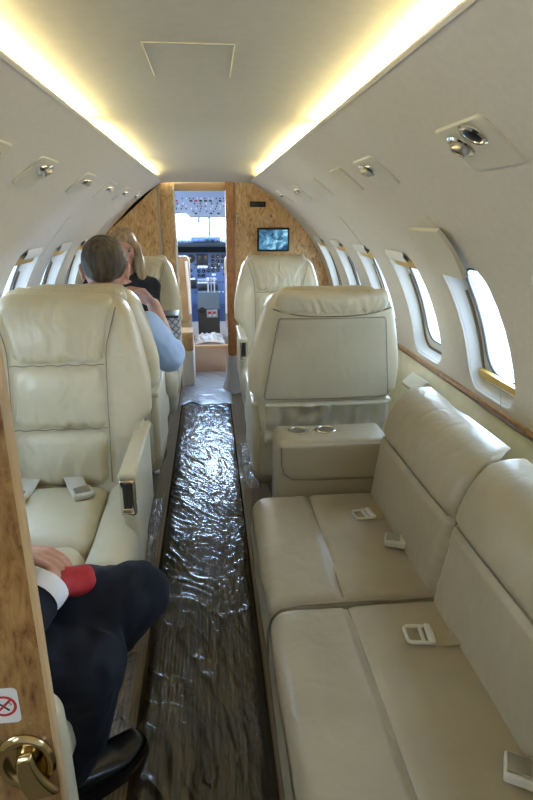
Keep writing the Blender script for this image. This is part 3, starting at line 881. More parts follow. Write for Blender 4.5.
# seat of the man in the dark suit
ss = thing('side_seat', 'cream leather seat edge below the man in the dark suit, beside the wood partition', 'seat', (-.6, 1.0, 0))
def sso(mb): return mb.xf(Matrix.Translation((.6, -1.0, 0)))
mb = MB(); mb.rbox((-.59, .99, .12), (.24, .20, .12), .03, 3, (2, 2, 2)); sso(mb).build('base', M_DARK, ss)
mb = MB(); mb.rbox((-.585, 1.0, .34), (.27, .245, .085), .06, 6, (8, 8, 2), soft(bz=.01, bx=.008, wr=.003)); sso(mb).build('seat_cushion', M_LEA, ss)
mb = MB(); mb.rbox((-.574, .80, .355), (.29, .045, .20), .042, 6, (8, 2, 5), soft(bx=.006, wr=.002)); sso(mb).build('armrest', M_LEA, ss)
mb = MB(); mb.rbox((-.855, 1.0, .60), (.05, .25, .30), .045, 5, (2, 8, 8), soft(bx=.012, wr=.003)); sso(mb).build('backrest', M_LEA, ss)

# ------------------------------------------------------------------ people
def basis(x, y, z): return Matrix(((x.x, y.x, z.x), (x.y, y.y, z.y), (x.z, y.z, z.z)))
def head_mb(mb, c, face, s=1.):
    """skull, jaw, nose, brows, ears; face = direction looked at"""
    f = V(face).normalized(); z = V((0, 0, 1)); z = (z - f * z.dot(f)).normalized(); y = -f; x = y.cross(z)
    R = basis(x, y, z); c = V(c)
    P = lambda a, b, d: c + R @ (V((a, b, d)) * s)
    def skull(p, u):
        q = p.copy()
        if u.z < 0: q.x *= 1 - .30 * (-u.z) ** 1.3; q.y *= 1 - .18 * (-u.z); q.y -= .012 * s * (-u.z)
        for sx in (-1, 1):
            d = ((u.x - sx * .42) ** 2 + (u.z - .04) ** 2)
            if u.y < 0: q.y += .010 * s * math.exp(-d / .03)
        return q
    mb.ell(c, (.076 * s, .097 * s, .118 * s), R, 36, 26, skull)
    mb.capsule(P(0, -.094, .018), P(0, -.108, -.022), .009 * s, .014 * s)
    for sx in (-1, 1):
        mb.ell(P(sx * .011, -.100, -.026), (.009 * s,) * 3, R, 12, 8)
        mb.capsule(P(sx * .012, -.088, .032), P(sx * .05, -.076, .030), .010 * s, .008 * s)
        mb.ell(P(sx * .042, -.066, -.022), (.024 * s, .020 * s, .022 * s), R, 14, 10)
        mb.ell(P(sx * .079, .010, -.008), (.008 * s, .020 * s, .032 * s), R, 14, 12)
        mb.ell(P(sx * .083, .016, .006), (.008 * s, .014 * s, .018 * s), R, 12, 8)
    mb.capsule(P(-.018, -.090, -.052), P(.018, -.090, -.052), .009 * s, .009 * s)
    mb.capsule(P(-.015, -.088, -.064), P(.015, -.088, -.064), .009 * s, .009 * s)
    mb.ell(P(0, -.080, -.094), (.024 * s, .020 * s, .018 * s), R, 14, 10)
    return P, R
def face_bits(root, P, s=1.):
    for sx in (-1, 1):
        MB().ell(P(sx * .031, -.0765, .008), (.0115 * s,) * 3, None, 14, 10).build('eye', M_EYE, root)
    MB().capsule(P(-.016, -.0995, -.0575), P(.016, -.0995, -.0575), .0035 * s, .0035 * s).build('lips', M_LIP, root)
def hand_mb(mb, w, fwd, back, side, curl=.5, s=1.):
    """palm and five fingers; fwd = towards the fingertips, back = out of the back of the hand, side = towards the thumb"""
    y = V(fwd).normalized(); z = V(back); z = (z - y * z.dot(y)).normalized(); x = V(side); x = (x - y * x.dot(y) - z * x.dot(z)).normalized()
    w = V(w)
    P = lambda a, b, c: w + (x * a + y * b + z * c) * s
    for a in (-.028, -.010, .010, .028):
        mb.capsule(P(a * .62, .0, 0), P(a, .080, .002), .014 * s, .0115 * s, 10)
    for a, ln, k in ((.029, .070, 0), (.010, .078, 1), (-.010, .072, 2), (-.028, .056, 3)):
        p = P(a, .082, .002); ang = curl * (.5 + .08 * k); r = .0092
        for seg, frac in enumerate((.45, .32, .23)):
            d = (y * math.cos(ang) - z * math.sin(ang))
            q = p + d * ln * frac * s
            mb.capsule(p, q, r * s, r * .9 * s, 10); p = q; r *= .9; ang += curl * .8
    p = P(.024, .018, -.004)
    for (dx, dy, dz, r) in ((.022, .026, -.008, .0125), (.010, .028, -.006, .0105), (.003, .022, -.004, .009)):
        q = p + (x * dx + y * dy + z * dz) * s
        mb.capsule(p, q, r * s, r * .9 * s, 10); p = q
    return mb
def shoe_mb(heel, toe, s=1.):
    h, t = V(heel), V(toe); ln = (t - h).length; f = (t - h).normalized()
    x = f.cross(V((0, 0, 1))).normalized(); R = Matrix(((x.x, f.x, 0, h.x), (x.y, f.y, 0, h.y), (x.z, f.z, 1, h.z), (0, 0, 0, 1)))
    up = MB(); n = 26; m = 20
    def fn(i, j):
        v = j / (n - 1); a = PI * 2 * i / m
        w = (.033 + .012 * math.sin(PI * min(1, v * 1.1)) + .010 * math.exp(-((v - .68) / .2) ** 2)) * min(1, (1 - v) / .09) ** .42 * min(1, (v + .002) / .06) ** .5
        ht = (.100 - .045 * min(1, max(0, (v - .18) / .5)) ** .8) * (min(1, (1 - v) / .07) ** .3) + .0
        c = math.cos(a); sn = math.sin(a)
        zz = .018 + (ht - .018) * (sn * .5 + .5) ** .8
        return V((w * (abs(c) ** .75) * (1 if c > 0 else -1), v * ln, zz + .010 * max(0, v - .8) * 2))
    up.grid(m, n, fn, close_u=True)
    up.xf(R)
    so_ = MB(); prof = []
    for j in range(n):
        v = j / (n - 1)
        w = (.035 + .012 * math.sin(PI * min(1, v * 1.1)) + .012 * math.exp(-((v - .68) / .2) ** 2)) * min(1, (1 - v) / .08) ** .4 * min(1, (v + .01) / .06) ** .5
        prof.append((w, -.004 + v * (ln + .008)))
    poly = [V((w, y, 0)) for w, y in prof] + [V((-w, y, 0)) for w, y in reversed(prof)]
    so_.prism(poly, (0, 0, .018)); so_.xf(R)
    tr = MB()
    for (v0, zz) in ((.50, .070), (.58, .063), (.66, .058)):
        pass
    ridge_ = [V((-.030, ln * .50, .060)), V((-.028, ln * .72, .0475)), V((-.018, ln * .86, .044)), V((0, ln * .89, .0435)), V((.018, ln * .86, .044)), V((.028, ln * .72, .0475)), V((.030, ln * .50, .060))]
    return up, so_
def shoe(parent, heel, toe):
    u, s = shoe_mb(heel, toe)
    o = u.build('shoe', M_SHOE, parent); s.build('sole', M_BLACK, o)

# --- man in the dark suit, on the side seat, facing the aisle
p1 = thing('person', 'person in a dark suit sitting sideways beside the wood partition, only legs and hand showing', 'person', (-.62, 1.0, .0))
rel = V((-.62, 1.0, 0))
SH_L, EL_L, WR_L = V((-.64, 1.15, .96)), V((-.63, 1.20, .72)), V((-.440, 1.085, .672))
SH_R, EL_R, WR_R = V((-.63, .855, .96)), V((-.42, .785, .61)), V((-.338, .985, .655))
HP_L, KN_L, AN_L = V((-.64, 1.06, .50)), V((-.190, 1.085, .545)), V((-.47, 1.18, .13))
HP_R, KN_R, AN_R = V((-.64, .93, .50)), V((-.262, .955, .49)), V((-.372, 1.05, .12))
b = MB()
P1, R1 = head_mb(b, (-.62, .985, 1.21), (1, .15, -.25))
b.capsule((-.645, .985, 0.98), (-.63, .985, 1.15), .055, .052)
b.chain([V((-.66, .99, .52)), V((-.67, .985, .75)), V((-.65, .985, .93))], [.10, .10, .09])
for (a, e, w) in ((SH_L, EL_L, WR_L), (SH_R, EL_R, WR_R)): b.chain([V((-.65, .985, .94)), a, e, w], [.05, .045, .036, .026])
for (h, k, n) in ((HP_L, KN_L, AN_L), (HP_R, KN_R, AN_R)): b.chain([h, k, n], [.065, .048, .035])
hand_mb(b, WR_L, (1, -.42, .06), (0, .25, 1), (-.2, -1, 0), .36, .98)
hand_mb(b, WR_R, (.25, .75, -.35), (.1, 0, 1), (-.7, .7, 0), 1.0, .80)
remesh(b, .004, 3).xf(Matrix.Translation(-rel)).build('body', M_SKIN, p1)
hr = MB(); hr.ell(P1(0, .020, .030), (.083, .098, .100), R1, 28, 18); hr.xf(Matrix.Translation(-rel)); hr.build('hair', M_HAIRB, p1)
face_b = MB()
j = MB()
for (y, w) in ((.985, .0),):
    j.ell((-.665, .985, .80), (.125, .195, .25), None); j.ell((-.66, .99, .56), (.14, .19, .13), None)
j.chain([V((-.645, .87, .965)), V((-.645, 1.11, .965))], [.07, .07])
for (a, e, w) in ((SH_L, EL_L, WR_L), (SH_R, EL_R, WR_R)):
    j.chain([a, e, e.lerp(w, .86)], [.072, .055, .041])
j.chain([V((-.55, .92, .565)), V((-.42, .93, .56)), V((-.37, .94, .55))], [.07, .055, .035])
jm = wrinkle(remesh(j, .008, 3), .012, 9, seed=2); jm.xf(Matrix.Translation(-rel)); jm.build('suit_jacket', M_SUIT, p1)
tr = MB()
for (h, k, n) in ((HP_L, KN_L, AN_L), (HP_R, KN_R, AN_R)):
    tr.chain([h, h.lerp(k, .5), k, k.lerp(n, .45), k.lerp(n, .93)], [.098, .088, .074, .076, .070])
tr.ell((-.64, .99, .50), (.13, .18, .10), None)
tm = wrinkle(wrinkle(remesh(tr, .007, 4), .016, 10, (1, 1, .6), seed=5), .006, 26, (1.2, 1.2, .5), seed=8); tm.xf(Matrix.Translation(-rel)); tm.build('trousers', M_SUIT, p1)
for (e, w) in ((EL_R, WR_R), (EL_L, WR_L)):
    cf = MB(); a_, b_ = e.lerp(w, .84), e.lerp(w, 1.0)
    cf.tube([a_, a_.lerp(b_, .5), b_, b_.lerp(a_, .3)], [.043, .045, .044, .036], 20, cap=False); cf.xf(Matrix.Translation(-rel)); cf.build('shirt_cuff', M_CUFF, p1)
for (k, n, heel, toe) in ((KN_R, AN_R, V((-.415, .995, 0)), V((-.212, 1.18, 0))), (KN_L, AN_L, V((-.545, 1.165, 0)), V((-.335, 1.27, 0)))):
    sk = MB().chain([k.lerp(n, .82), n, V((n.x, n.y, .07))], [.045, .040, .036]); sk.xf(Matrix.Translation(-rel)); sk.build('sock', M_BLACK, p1)
    u, s_ = shoe_mb(heel, toe); o = u.xf(Matrix.Translation(-rel)).build('shoe', M_SHOE, p1); s_.xf(Matrix.Translation(-rel)).build('sole', M_BLACK, o)
pc = MB(); pc.rbox((0, 0, 0), (.043, .033, .020), .018, 5, (8, 8, 2), soft(bz=.008, wr=.012, ws=22, seed=3))
o = pc.build('red_pouch', M_RED); o.location = (-.300, 1.020, .642); o.rotation_euler = (.1, .25, .5)
tag(o, 'crumpled red cloth held under the hand of the person in the dark suit', 'cloth')

# --- man in the blue shirt seen from behind
p2 = thing('person', 'person with short grey-brown hair in a light blue shirt, hand raised to face', 'person', (-.45, 2.55, 0))
rel = V((-.45, 2.55, 0))
HC = V((-.43, 2.425, 1.146))
SH_R, EL_R, WR_R = V((-.29, 2.48, .880)), V((-.195, 2.63, .720)), V((-.262, 2.63, .968))
SH_L, EL_L, WR_L = V((-.61, 2.48, .880)), V((-.68, 2.61, .68)), V((-.60, 2.85, .64))
b = MB()
P2, R2 = head_mb(b, HC, (-.06, 1, -.10), 1.13)
b.capsule((-.445, 2.44, .92), (-.435, 2.43, 1.08), .066, .062)
b.chain([V((-.455, 2.62, .50)), V((-.45, 2.54, .70)), V((-.45, 2.48, .88))], [.11, .11, .10])
for (a, e, w) in ((SH_L, EL_L, WR_L), (SH_R, EL_R, WR_R)): b.chain([V((-.45, 2.47, .90)), a, e, e.lerp(w, .35), w], [.05, .048, .042, .044, .030])
for sx in (-.10, .10): b.chain([V((-.45 + sx, 2.64, .52)), V((-.47 + sx * 1.4, 3.02, .55)), V((-.47 + sx * 1.2, 3.03, .11))], [.07, .05, .035])
hand_mb(b, WR_R, (-.62, -.30, .75), (.6, .5, .6), (-.3, .6, -.6), .7, 1.1)
hand_mb(b, WR_L, (.3, 1, -.05), (0, 0, 1), (1, -.2, 0), .5, 1.05)
remesh(b, .004, 3).xf(Matrix.Translation(-rel)).build('body', M_SKIN, p2)
def hairf(p, u):
    q = p.copy(); q += V((u.x, u.y, u.z)) * .0035 * noise.noise(u * 16)
    return q
hr = MB(); hr.ell(P2(0, .022, .030), (.0795 * 1.13, .0905 * 1.13, .092 * 1.13), R2, 48, 36, hairf); hr.ell(P2(0, .048, -.012), (.056 * 1.13, .052 * 1.13, .042 * 1.13), R2, 30, 20, hairf)
hm = MB(); hm.merge(remesh(hr, .006, 2)); hm.xf(Matrix.Translation(-rel)); hm.build('hair', M_HAIRB, p2)
s = MB()
s.ell((-.45, 2.53, .70), (.185, .125, .25), None); s.ell((-.455, 2.62, .54), (.185, .15, .14), None)
s.chain([V((-.57, 2.48, .885)), V((-.44, 2.465, .925)), V((-.32, 2.48, .885))], [.075, .085, .075])
for (a, e, w, fr) in ((SH_L, EL_L, WR_L, .8), (SH_R, EL_R, WR_R, .12)):
    s.chain([a, a.lerp(e, .5), e, e.lerp(w, fr)], [.080, .076, .070, .062])
s.chain([V((-.435, 2.445, .955)), V((-.435, 2.44, .99))], [.080, .072])
sm = wrinkle(remesh(s, .007, 3), .016, 9, seed=9); sm.xf(Matrix.Translation(-rel)); sm.build('shirt', M_SHIRT, p2)
tr = MB()
for sx in (-.10, .10): tr.chain([V((-.455 + sx, 2.64, .53)), V((-.47 + sx * 1.4, 3.0, .545)), V((-.47 + sx * 1.2, 3.02, .16))], [.095, .075, .065])
tm = wrinkle(remesh(tr, .01, 3), .01, 9, seed=4); tm.xf(Matrix.Translation(-rel)); tm.build('trousers', M_SUIT, p2)
for sx in (-.10, .10):
    u, s_ = shoe_mb(V((-.47 + sx * 1.2, 2.96, 0)), V((-.47 + sx * 1.3, 3.24, 0))); o = u.xf(Matrix.Translation(-rel)).build('shoe', M_SHOE, p2); s_.xf(Matrix.Translation(-rel)).build('sole', M_BLACK, o)
ph = MB(); ph.rbox((0, 0, 0), (.034, .006, .065), .005, 3, (2, 1, 3)); o = ph.build('mobile_phone', M_BLACK); o.location = P2(.068, -.060, -.056); o.rotation_euler = (.3, .3, .9)
tag(o, 'dark phone held at the ear of the person in the blue shirt', 'phone')

# --- blond woman facing the camera
p3 = thing('person', 'person with long blond hair and a black top facing the camera, partly hidden', 'person', (-.48, 3.55, 0))
rel = V((-.48, 3.55, 0))
HC = V((-.53, 3.66, 1.158))
b = MB()
P3, R3 = head_mb(b, HC, (.16, -1, -.12), .97)
b.capsule((-.52, 3.70, .96), (-.525, 3.685, 1.08), .048, .045)
b.chain([V((-.48, 3.60, .52)), V((-.51, 3.66, .75)), V((-.52, 3.70, .93))], [.09, .085, .08])
ARMS = ((V((-.66, 3.69, .93)), V((-.70, 3.58, .70)), V((-.56, 3.36, .62))), (V((-.38, 3.69, .93)), V((-.36, 3.58, .70)), V((-.40, 3.36, .62))))
for k, (a, e, w) in enumerate(ARMS):
    b.chain([V((-.52, 3.70, .94)), a, e, w], [.045, .04, .034, .024])
    hand_mb(b, w, (.4 if k == 0 else -.4, -1, -.15), (0, 0, 1), (1 if k == 0 else -1, 0, 0), .5, .92)
for sx in (-.09, .09): b.chain([V((-.48 + sx, 3.56, .52)), V((-.48 + sx, 3.17, .54)), V((-.47 + sx * 1.2, 3.20, .10))], [.07, .048, .034])
remesh(b, .004, 3).xf(Matrix.Translation(-rel)).build('body', M_SKIN, p3); 
r_ = MB(); face_root = p3
for sx in (-1, 1):
    MB().ell(P3(sx * .031, -.0735, .008), (.0115,) * 3, None, 14, 10).xf(Matrix.Translation(-rel)).build('eye', M_EYE, p3)
MB().capsule(P3(-.016, -.0995, -.0575), P3(.016, -.0995, -.0575), .004, .004).xf(Matrix.Translation(-rel)).build('lips', M_LIP, p3)
hr = MB()
hr.ell(P3(0, .022, .026), (.088, .092, .108), R3, 36, 26)
hr.ell(P3(0, -.058, .088), (.052, .030, .030), R3, 20, 14); hr.ell(P3(0, .02, .085), (.07, .075, .045), R3, 24, 16)
for sx in (-1, 1):
    hr.chain([P3(sx * .050, -.062, .078), P3(sx * .080, -.035, .035), P3(sx * .092, -.022, -.04), P3(sx * .100, -.02, -.12), P3(sx * .112, -.03, -.21)], [.026, .026, .030, .036, .024])
    hr.chain([P3(sx * .070, .03, .02), P3(sx * .085, .03, -.08), P3(sx * .10, .02, -.19)], [.03, .042, .03])
hr.chain([P3(0, .07, 0), P3(0, .08, -.15)], [.06, .06])
hm = wrinkle(remesh(hr, .006, 2), .010, 22, (1, 1, .25), seed=1); hm.xf(Matrix.Translation(-rel)); hm.build('hair', M_HAIRY, p3)
s = MB(); s.ell((-.52, 3.66, .72), (.165, .11, .25), None); s.ell((-.48, 3.60, .55), (.17, .13, .13), None)
s.chain([V((-.64, 3.70, .94)), V((-.52, 3.71, .965)), V((-.40, 3.70, .94))], [.06, .07, .06])
for (a, e, w) in ARMS: s.chain([a, e, e.lerp(w, .85)], [.062, .052, .040])
sm = wrinkle(remesh(s, .008, 3), .01, 10, seed=7); sm.xf(Matrix.Translation(-rel)); sm.build('black_top', M_TOP, p3)
tr = MB()
for sx in (-.09, .09): tr.chain([V((-.48 + sx, 3.56, .53)), V((-.48 + sx, 3.18, .53)), V((-.47 + sx * 1.2, 3.20, .15))], [.09, .068, .055])
tm = remesh(tr, .01, 3); tm.xf(Matrix.Translation(-rel)); tm.build('trousers', M_TOP, p3)
M_RSHOE = mat('dark_red_shoe_leather', (.25, .025, .02), .35)
for sx in (-.09, .09):
    u, s_ = shoe_mb(V((-.47 + sx * 1.2, 3.28, 0)), V((-.46 + sx * 1.3, 3.05, 0))); o = u.xf(Matrix.Translation(-rel)).build('shoe', M_RSHOE, p3); s_.xf(Matrix.Translation(-rel)).build('sole', M_BLACK, o)

# quilted bag standing on the arm of the woman's seat
bg = thing('quilted_bag', 'grey quilted bag with black piping beside the blond person, over the seat arm', 'bag', (-.245, 3.36, .637))
mb = MB(); mb.rbox((0, 0, .085), (.055, .10, .082), .03, 4, (6, 6, 6), soft(bx=.008, by=.006, wr=.005, ws=20)); mb.build('bag_body', M_QUILT, bg)
mb = MB(); mb.rbox((0, 0, .168), (.057, .102, .008), .007, 3, (4, 4, 1)); mb.build('top_piping', M_BLACK, bg)

# ------------------------------------------------------------------ forward bulkhead
BY = 4.40
def prism_xz(pts, y0, y1, z0=0):
    return MB().prism([V((x, y0, z)) for x, z in pts], (0, y1 - y0, 0))
def arc(side, a0, a1, n=16, dr=.004): return [(lambda p: (p.x, p.z))(wp(side, math.radians(a0 + (a1 - a0) * k / n), 0, dr)) for k in range(n + 1)]
pts = [(.20, 0), (.905, 0)] + arc(1, 4, 70.5) + [(.33, 1.62), (.20, 1.63)]
struct(prism_xz(pts, BY, BY + .035).build('wall_front_right', M_WOODB))
pts = [(-.365, 0), (-.905, 0)] + arc(-1, 4, 70.5) + [(-.34, 1.62), (-.365, 1.62)]
struct(prism_xz(pts, BY, BY + .035).build('wall_front_left', M_WOODB))
struct(prism_xz([(-.355, 0), (-.238, 0), (-.238, 1.60), (-.355, 1.60)], BY + .04, BY + .075).build('door_1', M_WOODB))   # door leaf slid behind the left bulkhead
mb = MB(); mb.box((-.366, BY - .004, 0), (-.354, BY + .04, 1.6)); struct(mb.build('trim_7', M_STEEL))
mb = MB(); mb.rbox((.163, BY + .02, .82), (.034, .045, .82), .010, 3, (1, 1, 6)); struct(mb.build('trim_8', M_WOODD))      # right door post
mb = MB(); mb.rbox((.202, BY + .005, .95), (.006, .012, .64), .004, 2, (1, 1, 4)); po = struct(mb.build('trim_9', M_WOODEDGE))
mb = MB(); mb.box((-.24, BY + .01, 1.535), (.14, BY + .05, 1.62)); struct(mb.build('trim_10', M_WOODEDGE))                    # head of the doorway
mb = MB(); mb.box((-.252, BY + .03, .0), (-.238, BY + .08, 1.56)); struct(mb.build('trim_11', M_WHITE))
mb = MB()
for z in (1.36, 1.30, .86, .80): pass
for k, z in enumerate((1.34, .80)):
    h = MB(); h.rbox((0, 0, 0), (.007, .010, .035), .005, 3, (1, 1, 2)); o = h.build('door_hinge', M_CHROME); o.location = (.213, BY - .012, z)
    tag(o, '%s chrome hinge on the door post right of the cockpit doorway' % ('upper' if k == 0 else 'lower'), 'hinge', 'door post hinges')

# wall screen and vent on the bulkhead
tv = thing('wall_screen', 'small flat screen showing a bluish picture on the wood bulkhead', 'screen', (.487, BY, 1.19))
mb = MB(); mb.rbox((0, -.012, 0), (.122, .012, .086), .006, 3, (2, 1, 2)); mb.build('bezel', M_BLACK, tv)
def screen_mat():
    m = bpy.data.materials.new('screen_picture'); m.use_nodes = True
    nt = m.node_tree; nt.nodes.remove(nt.nodes['Principled BSDF'])
    v = coords(m, (1, 1, 1.3))
    n = N(m, 'ShaderNodeTexNoise', Scale=11., Detail=5., Distortion=1.2); L(m, v, n.inputs['Vector'])
    col = ramp(m, n.outputs['Fac'], [(.36, (.008, .02, .04)), (.52, (.05, .14, .22)), (.72, (.30, .52, .62))])
    e = N(m, 'ShaderNodeEmission'); e.inputs[1].default_value = .6; L(m, col, e.inputs[0])
    L(m, e.outputs[0], nt.nodes['Material Output'].inputs['Surface'])
    return m
mb = MB(); mb.rbox((0, -.0255, 0), (.108, .0015, .072), .001, 1, (1, 1, 1)); mb.build('picture', screen_mat(), tv)
vt = thing('bulkhead_vent', 'small black slotted vent high on the wood bulkhead above the screen', 'vent', (.372, BY, 1.443))
mb = MB(); mb.rbox((0, -.006, 0), (.058, .006, .019), .005, 3, (2, 1, 1)); mb.build('frame', M_BLACK, vt)
mb = MB()
for k in range(7): mb.rbox((-.042 + .014 * k, -.0135, 0), (.003, .002, .011), .0015, 1, (1, 1, 1))
mb.build('slats', M_DARK, vt)
mb = MB(); mb.lathe([(.007, 0), (.006, .006)], Matrix.Translation((.47, BY, 1.36)) @ Matrix.Rotation(PI / 2, 4, 'X'), 14)
tag(mb.build('coat_hook', M_DARK), 'small dark knob on the wood bulkhead between vent and screen', 'knob')

# plastic wrapped around the foot of the post and on the left threshold
mb = MB()
def wrap(cx, cy, rx, ry, h, seed, flare):
    def fn(i, j):
        a = 2 * PI * i / 40; v = j / 20
        k = 1 + flare * (1 - v) ** 3 + .10 * noise.noise(V((math.cos(a) * 2, math.sin(a) * 2, v * 4 + seed)))
        return V((cx + rx * k * math.cos(a), cy + ry * k * math.sin(a), .008 + h * v + .01 * noise.noise(V((a * 2, v, seed)))))
    m = MB(); m.grid(40, 21, fn, close_u=True); return m
tag(wrap(.165, BY + .005, .055, .075, .30, 2, .6).build('plastic_wrap', M_FILM3), 'whitish plastic wrapped around the foot of the right door post', 'plastic film')

# step up into the cockpit
mb = MB(); mb.box((-.24, 4.96, 0), (.165, 5.0, .245)); struct(mb.build('trim_12', M_STEP))
mb = MB(); mb.rbox((-.035, 4.965, .248), (.20, .022, .012), .008, 3, (2, 1, 1)); struct(mb.build('trim_13', M_WOODEDGE))
# wood capped ledge left of the step
lg = thing('entry_ledge', 'low white ledge with a wood top left of the cockpit step', 'ledge', (-.21, 4.6, 0))
mb = MB(); mb.box((-.065, -.09, 0), (.058, .32, .31)); mb.build('ledge_body', M_WHITE, lg)
mb = MB(); mb.rbox((-.003, .02, .39), (.063, .11, .078), .01, 3, (2, 2, 2)); mb.build('wood_top', M_WOODEDGE, lg)
M_LT = wood_mat('light_burl', (.42, .24, .09), (.62, .40, .17), (.72, .52, .28)); lg.children[1].data.materials[0] = M_LT

# ------------------------------------------------------------------ cockpit shell
ck = MB()
mb = MB(); mb.box((-.95, 5.0, .20), (.95, 6.3, .245)); struct(mb.build('floor_cockpit', M_STEP))
for s_, nm in ((-1, 'wall_cockpit_left'), (1, 'wall_cockpit_right')):
    mb = MB(); mb.add([V((s_ * .96, 4.44, 0)), V((s_ * .90, 6.2, 0)), V((s_ * .90, 6.2, .95)), V((s_ * .96, 4.44, .95))], [(0, 1, 2, 3)])
    mb.add([V((s_ * .96, 4.44, .95)), V((s_ * .96, 5.1, .95)), V((s_ * .75, 5.1, 1.60)), V((s_ * .75, 4.44, 1.60))], [(0, 1, 2, 3)])
    mb.add([V((s_ * .75, 4.44, 1.60)), V((s_ * .75, 5.1, 1.60)), V((s_ * .45, 5.1, 1.70)), V((s_ * .45, 4.44, 1.70))], [(0, 1, 2, 3)])
    struct(mb.build(nm, M_CKLIGHT))
mb = MB(); mb.add([V((-.8, 4.44, 1.62)), V((.8, 4.44, 1.62)), V((.8, 5.55, 1.62)), V((-.8, 5.55, 1.62))], [(0, 1, 2, 3)])
struct(mb.build('ceiling_cockpit', M_CKLIGHT))
mb = MB(); mb.add([V((-.9, 6.25, 0)), V((.9, 6.25, 0)), V((.9, 6.25, 1.08)), V((-.9, 6.25, 1.08))], [(0, 1, 2, 3)])
struct(mb.build('wall_cockpit_front', M_CKGREY))
# windshield: two posts and panes
ws = MB()
for x0, x1 in ((.0, .0),):
    ws.tube([V((.01, 6.25, 1.05)), V((.01, 5.75, 1.62))], .016, 8)
for s_ in (-1, 1):
    ws.tube([V((s_ * .52, 6.2, 1.05)), V((s_ * .47, 5.6, 1.62))], .03, 8); ws.tube([V((s_ * .9, 5.15, 1.0)), V((s_ * .74, 5.1, 1.6))], .03, 8)
wo = struct(ws.build('window_%d' % num, M_CKLIGHT))
for x0, x1 in ((-.5, -.006), (.026, .5)):
    p = MB(); p.add([V((x0, 6.25, 1.06)), V((x1, 6.25, 1.06)), V((x1, 5.75, 1.62)), V((x0, 5.75, 1.62))], [(0, 1, 2, 3)]); p.build('pane', M_GLASS, wo)
# overhead switch panel
oh = thing('overhead_switch_panel', 'pale blue overhead panel with rows of dark and red switches, top of the cockpit doorway', 'switch panel', (-.04, 5.45, 1.45))
mb = MB()
poly = [V((-.36, 0, .20)), V((-.36, 0, -.055)), V((-.16, 0, -.058)), V((-.125, 0, -.095)), V((.36, 0, -.095)), V((.36, 0, .20))]
T = Matrix.Rotation(-.45, 4, 'X')
mb.prism(poly, (0, .05, 0)); mb.xf(T); mb.build('panel', M_CKLIGHT, oh)
rows = [(.070, 18, .006, 'd'), (.046, 14, .010, 'k'), (.020, 12, .007, 'd'), (-.006, 18, .006, 'd'), (-.030, 14, .006, 'd'), (-.055, 10, .006, 'd'), (-.076, 9, .009, 'k')]
for z, n, w, kind in rows:
    for k in range(n):
        x = -.31 + .62 * (k + .5) / n
        if z < -.04 and x < -.13: continue
        if random.random() < .12: continue
        red = kind == 'k' and z > 0 and x < -.05 and random.random() < .55
        q = MB(); q.rbox((x, -.004, z), (w * (1.3 if kind == 'k' else .8), .006, .0055), .002, 1, (1, 1, 1)); q.xf(T)
        q.build('switch', M_REDP if red else random.choice([M_CKDARK, M_CKDARK, M_MARK] if kind == 'd' else [M_CKDARK]), oh)
# standby compass hanging from the windshield post
mb = MB(); mb.ell((0, 0, 0), (.016, .016, .03), None, 14, 10); mb.tube([V((0, 0, .02)), V((0, .02, .10))], .004, 6)
o = mb.build('standby_compass', M_CKGREY); o.location = (-.09, 5.75, 1.325); tag(o, 'small dark compass hanging in the cockpit windshield', 'compass')
# glareshield and instrument panel
ip = thing('instrument_panel', 'blue grey instrument panel full of gauges and displays under a dark glareshield', 'instrument panel', (-.05, 5.85, 0))
mb = MB(); mb.rbox((0, .05, .78), (.75, .05, .30), .02, 2, (2, 1, 2)); mb.build('panel', M_CKGREY, ip)
mb = MB()
mb.grid(31, 6, lambda i, j: V((-.75 + 1.5 * i / 30, -.10 + [0, -.02, .02, .15, .32, .36][j], [1.02, 1.075, 1.105, 1.12, 1.13, 1.0][j] - .10 * max(0, abs(-.75 + 1.5 * i / 30) - .25))))
mb.build('glareshield', mat('glareshield_black', (.006, .007, .009), .95, spec=.1), ip)
mb = MB(); mb.rbox((.02, .06, 1.135), (.15, .05, .032), .015, 3, (2, 1, 1)); mb.build('annunciator_housing', M_CKGREY, ip)
for k in range(9):
    x = -.24 + .055 * k
    q = MB(); q.rbox((x, -.005, 1.12 + (.012 if 2 < k < 7 else 0)), (.018, .012, .012), .004, 2, (1, 1, 1)); q.build('glareshield_switch', random.choice([M_CKDARK, M_CKGREY, M_CKLIGHT]), ip)
def gauge(x, z, r, square=False):
    if square:
        q = MB(); q.rbox((x, -.004, z), (r, .008, r * .95), .006, 2, (1, 1, 1)); o = q.build('display', M_CKDARK, ip)
        q = MB(); q.rbox((x, -.012, z), (r * .82, .003, r * .78), .003, 1, (1, 1, 1)); q.build('display_glass', M_LENS, o)
        return
    mx = Matrix.Translation((x, 0, z)) @ Matrix.Rotation(PI / 2, 4, 'X')
    o = MB().lathe([(r, 0), (r, .008), (r * .86, .011), (r * .82, .007)], mx, 18).build('gauge', M_CKDARK, ip)
    MB().lathe([(r * .8, .0065), (r * .8, .0085)], mx, 18).build('dial', M_LENS, o)
    q = MB(); a = random.uniform(0, 6.28)
    q.add([V((x + math.cos(a) * r * .6, -.0095, z + math.sin(a) * r * .6)), V((x - math.sin(a) * r * .12, -.0095, z + math.cos(a) * r * .12)), V((x + math.sin(a) * r * .12, -.0095, z - math.cos(a) * r * .12))], [(0, 1, 2)])
    q.build('needle', M_MARK, o)
gauge(-.135, .955, .042); gauge(-.02, .945, .058, True); gauge(-.25, .94, .045, True)
for x in (.085, .135): 
    for z in (.975, .93, .885, .84): gauge(x, z, .020)
for x in (.185, .23): 
    for z in (.975, .93): gauge(x, z, .018, True)
for x, z in ((-.06, .83), (-.01, .83), (.04, .835), (-.06, .785), (-.015, .785), (-.14, .84), (-.14, .78)): gauge(x, z, .019)
